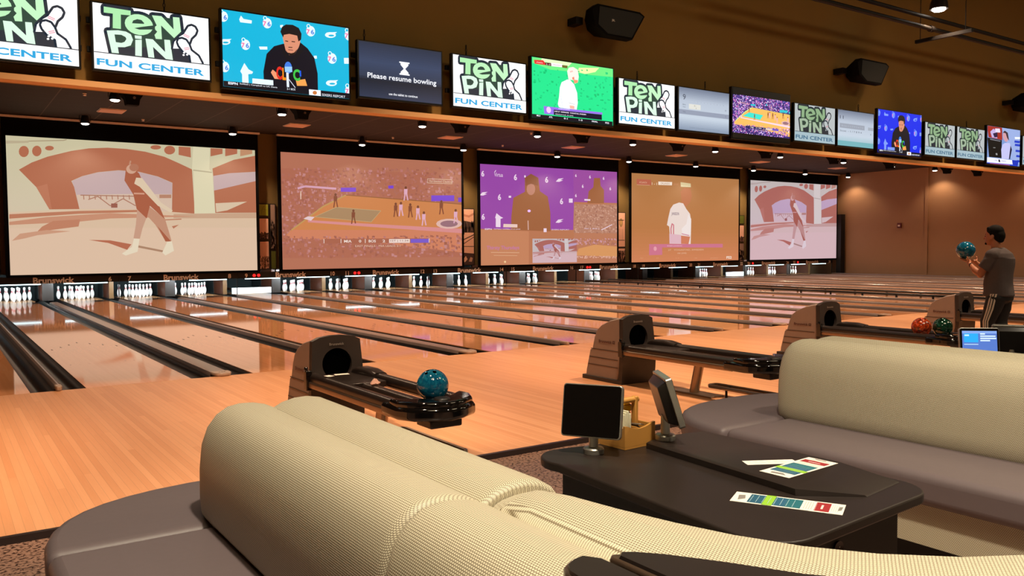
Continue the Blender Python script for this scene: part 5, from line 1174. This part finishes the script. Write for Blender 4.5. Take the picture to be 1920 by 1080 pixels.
for sg in (-1, 1):
    obj('end_board', MB().box(min(sg*cl, sg*(cl-.009)), max(sg*cl, sg*(cl-.009)), -cw+.0095, cw-.0095, .0085, ch-.012), M['bamboo'], cd)
    obj('handle_post', MB().rings([[(sg*(cl-.0185)+a, b-.0, .0085) for a, b in ((-.008, -.011), (.008, -.011), (.008, .011), (-.008, .011))], [(sg*(cl-.0185)+a, b, .168) for a, b in ((-.008, -.012), (.008, -.012), (.008, .012), (-.008, .012))]]), M['bamboo'], cd, bevel=.004)
obj('dowel', MB().tube([(-cl+.005, 0, .156), (cl-.005, 0, .156)], .011, 14), M['bamboo'], cd)
obj('divider', MB().box(-.003, .003, -cw+.01, cw-.01, .0085, .07), M['bamboo'], cd)
rz = math.radians(3)
def cpos(x, y, z): return (-.615+x*math.cos(rz)-y*math.sin(rz), -7.45+x*math.sin(rz)+y*math.cos(rz), .7215+z)
t = thing('condiment_jar', 'clear condiment jar with a yellow cap inside the wooden caddy', 'condiment jar', cpos(.035, .034, .0085))
obj('jar', MB().lathe([(.024, 0), (.026, .01), (.026, .095), (.020, .102)], n=18), mat('mustard_amber', (176, 124, 30), .25), t)
obj('cap', MB().lathe([(.026, .1025), (.029, .105), (.029, .125), (.020, .132), (.004, .133)], n=20), M['yellow'], t)
t = thing('napkin_stack', 'upright bundle of pale napkins in the wooden caddy', 'napkins', cpos(-.04, -.01, .0085), rz)
for k in range(6): obj('napkin', MB().box(-.03+k*.0105, -.022+k*.0105, -.04, .035, 0, .115+.006*math.sin(k*2.1)), mat('napkin', (206, 200, 172), .8) if k == 0 else bpy.data.materials['napkin'], t, bevel=.002)
mb = MB()
t = thing('sauce_packets', 'small pile of shiny dark sauce packets in the wooden caddy', 'sauce packets', cpos(.032, -.035, .0085), rz)
rr = random.Random(5)
for k in range(7):
    a = rr.uniform(0, PI); mtx = Matrix.Translation((rr.uniform(-.02, .03), rr.uniform(-.015, .015), .012+k*.009)) @ Matrix.Rotation(a, 4, 'Z') @ Matrix.Rotation(rr.uniform(-.3, .3), 4, 'X')
    obj('packet', MB().box(-.022, .022, -.013, .013, 0, .004).xf(mtx), M['silver'] if k % 3 == 0 else M['darkplastic'], t, bevel=.001)

# menu strips
def strip(loc, rz, label, L_, W_, kind):
    t = thing('menu_card', label, 'menu card', loc, rz, group='menu strips on the dark table')
    obj('card', MB().box(-L_/2, L_/2, -W_/2, W_/2, 0, .0008), M['paper'], t, smooth=False)
    p = Pic(L_, W_, step=.00008)
    if kind == 0:
        bl, gr, rd = (30, 84, 110), (140, 190, 50), (150, 32, 38)
        for a, b, c in ((.15, .31, bl), (.29, .38, gr), (.37, .49, (34, 90, 120)), (.49, .63, (24, 100, 112)), (.75, .88, rd)): p.raw([(a, .08), (b, .08), (b, .92), (a, .92)], c)
        p.raw([(.29, .0), (.38, .0), (.38, 1), (.29, 1)], gr)
        for k in range(8): p.raw([(.17+k*.055, .16), (.175+k*.055, .16), (.175+k*.055, .84), (.17+k*.055, .84)], (150, 180, 190))
        for k in range(4): p.raw([(.655+k*.022, .14), (.659+k*.022, .14), (.659+k*.022, .86), (.655+k*.022, .86)], (150, 140, 136)); p.raw([(.895+k*.018, .2), (.898+k*.018, .2), (.898+k*.018, .8), (.895+k*.018, .8)], (160, 150, 146))
        p.raw([(.04, .3), (.10, .25), (.12, .6), (.06, .8)], (130, 124, 120)); p.raw([(.955, .3), (.985, .25), (.98, .6), (.95, .7)], (120, 118, 116)); p.raw([(.80, .3), (.82, .3), (.82, .7), (.80, .7)], (230, 200, 200)); p.raw([(.755, .12), (.757, .12), (.757, .88), (.755, .88)], (230, 200, 200))
    else:
        for k in range(6): p.raw([(.05+k*.13, .3), (.13+k*.13, .3), (.13+k*.13, .36), (.05+k*.13, .36)], (180, 170, 164)); p.raw([(.05+k*.13, .6), (.15+k*.13, .6), (.15+k*.13, .66), (.05+k*.13, .66)], (190, 180, 174))
    o = p.build('print', M['print'], t, (0, 0, 0)); o.data.transform(Matrix.Translation((0, 0, .0009)) @ Matrix.Rotation(-PI/2, 4, 'X'))
    return t
strip((-.733, -8.263, .7206), math.atan2(-.25, .12)+.05, 'colourful menu strip with blue, green and red blocks, nearest the front edge of the table', .30, .098, 0)
strip((-.46, -8.10, .7452), math.atan2(.012, .27)+.02, 'colourful menu strip with blue, green and red blocks, lying over the plain white one', .27, .105, 0)
strip((-.482, -8.005, .7446), math.atan2(-.07, .13)-.02, 'plain white paper strip under the colourful one on the raised shelf', .17, .05, 1)

# ================================================================== THE BOWLER
def fuse(name, mb, m_, parent, vox, smooth=4):
    me = bpy.data.meshes.new('tmp'); me.from_pydata(mb.v, [], mb.f)
    bm = bmesh.new(); bm.from_mesh(me); bmesh.ops.recalc_face_normals(bm, faces=bm.faces); bm.to_mesh(me); bm.free()
    o = bpy.data.objects.new('tmp', me); COL.objects.link(o)
    r = o.modifiers.new('r', 'REMESH'); r.mode = 'VOXEL'; r.voxel_size = vox
    s = o.modifiers.new('s', 'SMOOTH'); s.iterations = smooth; s.factor = .5
    dg = bpy.context.evaluated_depsgraph_get(); dg.update(); me2 = bpy.data.meshes.new_from_object(o.evaluated_get(dg)); me2.name = name
    bpy.data.objects.remove(o); me2.materials.clear(); me2.materials.append(m_); me2.polygons.foreach_set('use_smooth', [True]*len(me2.polygons))
    q = bpy.data.objects.new(name, me2); COL.objects.link(q); q.parent = parent; return q
man = thing('person', 'person in a grey t-shirt and black striped trousers holding up a teal ball', 'person', (7.75, -4.745, .0), math.radians(3))
def ering(cx, cy, z, rx, ry, n=20, p=2.3, tilt=0):
    o = []
    for k in range(n):
        a = 2*PI*k/n; c, s_ = math.cos(a), math.sin(a)
        x = rx*math.copysign(abs(c)**(2/p), c); y = ry*math.copysign(abs(s_)**(2/p), s_); o.append((cx+x, cy+y, z+tilt*y))
    return o
def chain(mb, pts, n=12):
    for (a, ra), (b, rb) in zip(pts[:-1], pts[1:]): mb.caps(a, b, ra, rb, n)
# joints (x to his right, y forward)
sk = MB()
# head
hc = (0.0, .035, 1.555)
sk.ell((0, .022, 1.575), (.072, .092, .088), 20, 14)             # cranium
sk.ell((0, .052, 1.515), (.060, .066, .075), 18, 12)             # face
sk.ell((0, .072, 1.462), (.042, .044, .034), 14, 10)             # jaw and chin
sk.caps((0, .118, 1.545), (0, .132, 1.512), .009, .014, 10)      # nose
sk.caps((-.03, .098, 1.562), (.03, .098, 1.562), .012, .012, 10) # brow
sk.caps((-.018, .112, 1.478), (.018, .112, 1.478), .0085, .0085, 8); sk.caps((-.016, .109, 1.466), (.016, .109, 1.466), .009, .009, 8)
for sg in (-1, 1): sk.ell((sg*.074, .016, 1.525), (.012, .020, .032), 10, 8)
chain(sk, [((0, -.015, 1.36), .060), ((0, .002, 1.44), .055), ((0, .012, 1.50), .055)])
# torso and hips under the clothes
sk.rings([ering(0, -.045, .84, .145, .105), ering(0, -.04, .95, .14, .10), ering(0, -.035, 1.08, .135, .10), ering(0, -.04, 1.22, .155, .11), ering(0, -.045, 1.32, .15, .095), ering(0, -.03, 1.385, .075, .06)])
for sg in (-1, 1):
    sh = (sg*.175, -.03, 1.315); el = (sg*.195, .085, 1.085); wr = (sg*.105, .245, 1.205)
    chain(sk, [((sg*.10, -.03, 1.335), .055), (sh, .055), ((sg*.19, .03, 1.20), .048), (el, .040), ((sg*.16, .16, 1.135), .040), (wr, .026)])
    # hand: palm under the ball, fingers spread up along it
    pa = (sg*.075, .275, 1.235); chain(sk, [(wr, .026), ((sg*.09, .262, 1.222), .025), (pa, .026)])
    sk.ell((sg*.070, .285, 1.243), (.032, .042, .018), 12, 8)
    for j, (dx, L_) in enumerate(((.030, .068), (.012, .080), (-.008, .078), (-.026, .062))):
        b0_ = (sg*(.060+dx), .315, 1.246); b1_ = (sg*(.055+dx*1.25), .315+L_*.5, 1.258+.004*j); b2_ = (sg*(.048+dx*1.35), .315+L_*.92, 1.282+.004*j)
        chain(sk, [(b0_, .0105), (b1_, .0095), (b2_, .0080)], 8)
    chain(sk, [((sg*.095, .262, 1.238), .014), ((sg*.118, .262, 1.262), .0115), ((sg*.122, .272, 1.296), .0095)], 8)
    # legs
    fy_ = .045 if sg < 0 else -.03
    chain(sk, [((sg*.085, -.045, .86), .082), ((sg*.09, .0+fy_*.8, .52), .056), ((sg*.09, -.03+fy_*1.2, .36), .052), ((sg*.09, -.02+fy_*1.5, .10), .034)])
fuse('body', sk, M['skin'], man, .0075, 3)
# hair
hr = MB()
hr.ell((0, .008, 1.592), (.079, .098, .084), 22, 14); hr.ell((0, -.036, 1.545), (.073, .066, .080), 18, 12); hr.caps((-.035, .066, 1.630), (.035, .066, 1.630), .026, .026, 12)
hr.ell((0, -.052, 1.50), (.055, .038, .04), 14, 10)
for sg in (-1, 1): hr.caps((sg*.070, .03, 1.575), (sg*.070, .028, 1.548), .012, .007, 8)
fuse('hair', hr, M['hair'], man, .007, 2)
eye = MB()
for sg in (-1, 1): eye.ell((sg*.026, .110, 1.541), (.011, .006, .006), 8, 6)
obj('eyes', eye, mat('eye_dark', (30, 20, 18), .2), man)
bw = MB()
for sg in (-1, 1): bw.caps((sg*.012, .114, 1.560), (sg*.040, .102, 1.562), .005, .004, 6)
obj('eyebrows', bw, M['hair'], man)
bd = MB().caps((-.026, .100, 1.452), (.026, .100, 1.452), .014, .014, 8)
obj('goatee', bd, M['hair'], man)
# shirt: hem open at the bottom, short sleeves
st = MB()
st.rings([ering(0, -.045, .83, .178, .158, 28), ering(0, -.045, .90, .176, .155, 28), ering(0, -.04, 1.0, .168, .146, 28), ering(0, -.04, 1.1, .168, .145, 28), ering(0, -.045, 1.20, .180, .146, 28), ering(0, -.05, 1.28, .186, .138, 28), ering(0, -.05, 1.335, .165, .118, 28), ering(0, -.04, 1.375, .105, .085, 28), ering(0, -.025, 1.40, .072, .066, 28)])
for sg in (-1, 1):
    chain(st, [((sg*.09, -.035, 1.332), .076), ((sg*.168, -.03, 1.312), .076)], 14)
    st.tube([(sg*.160, -.035, 1.32), (sg*.180, -.015, 1.265), (sg*.192, .02, 1.20), (sg*.198, .046, 1.155)], [.070, .071, .070, .068], 16)
sh_o = fuse('t_shirt', st, M['shirt'], man, .009, 3)
# folds pressed into the cloth
for v in sh_o.data.vertices:
    c = v.co
    if c.z < 1.28:
        d = .0045*math.sin(22*c.z+9*c.x+3*math.sin(14*c.y+5*c.z))+.003*math.sin(40*c.y+12*c.z)
        v.co += v.normal*d
# trousers
tr = MB()
tr.rings([ering(0, -.05, .97, .15, .125, 24), ering(0, -.055, .86, .165, .145, 24), ering(0, -.055, .78, .16, .135, 24), ering(0, -.04, .74, .12, .09, 24)])
legs = {}
for sg in (-1, 1):
    fy_ = .045 if sg < 0 else -.03
    pth = [((sg*.085, -.052, .80), .110), ((sg*.092, -.035+fy_*.4, .68), .098), ((sg*.094, .0+fy_*.8, .53), .080), ((sg*.094, -.015+fy_*1.1, .42), .076), ((sg*.094, -.03+fy_*1.3, .28), .068), ((sg*.094, -.02+fy_*1.5, .12), .060), ((sg*.094, -.01+fy_*1.5, .05), .064)]
    legs[sg] = pth; chain(tr, pth[:-1], 16); tr.tube([pth[-2][0], pth[-1][0]], [.060, .066], 16)
tro = fuse('trousers', tr, M['trouser'], man, .009, 3)
# three pale stripes down the outer side of the left leg (towards the camera) and the right one
for sg in (-1, 1):
    for k in range(3):
        mb = MB(); off = (-.30+.30*k); rs = []
        for i, (c, r) in enumerate(legs[sg]):
            a0 = off-.09; a1 = off+.09
            if i == 0: c = (c[0]-sg*.0, c[1], .86); r = .098
            rr_ = r+.0045
            ring = []
            for a in (a0, (a0+a1)/2, a1): ring.append((c[0]+sg*rr_*math.cos(a), c[1]+rr_*math.sin(a)-.01, c[2]))
            for a in (a1, (a0+a1)/2, a0): ring.append((c[0]+sg*(rr_-.012)*math.cos(a), c[1]+(rr_-.012)*math.sin(a)-.01, c[2]))
            rs.append(ring)
        obj('stripe', MB().rings(rs), M['stripe'], tro)
lg = MB().add([(-.185, .045, .60), (-.185, .062, .60), (-.183, .052, .625)], [(0, 1, 2)])
for sg in (-1, 1):
    fy_ = .045 if sg < 0 else -.03; y0 = -.02+fy_*1.5; shoe = MB(); x = sg*.094
    shoe.rings([[(x+a*.045, y0+b, z) for a, b in ((-.7, -.085), (.7, -.085), (1, -.04), (.9, .05), (1.05, .12), (.8, .175), (0, .195), (-.8, .175), (-1.05, .12), (-.9, .05), (-1, -.04))] for z in (.001, .022)]); 
    shoe.rings([[(x+a*.043*s, y0+b*s+o_, z) for a, b in ((-.7, -.08), (.7, -.08), (1, -.04), (.9, .05), (1.0, .11), (.75, .16), (0, .18), (-.75, .16), (-1.0, .11), (-.9, .05), (-1, -.04))] for z, s, o_ in ((.022, 1, 0), (.05, .93, -.005), (.075, .62, -.03), (.10, .50, -.035))])
    obj('shoe', shoe, M['darkplastic'], man, bevel=.004)
obj('wristband', MB().tube([(-.125+.030*math.cos(a)*.8, .222+.030*math.cos(a)*-.35, 1.19+.030*math.sin(a)) for a in [2*PI*k/14 for k in range(14)]], .005, 6, loop=True), M['black'], man)
ball('bowling_ball', (7.75-.015, -4.745+.345, 1.372), M['teal'], 'teal bowling ball held up in both hands by the standing person', holes=False)
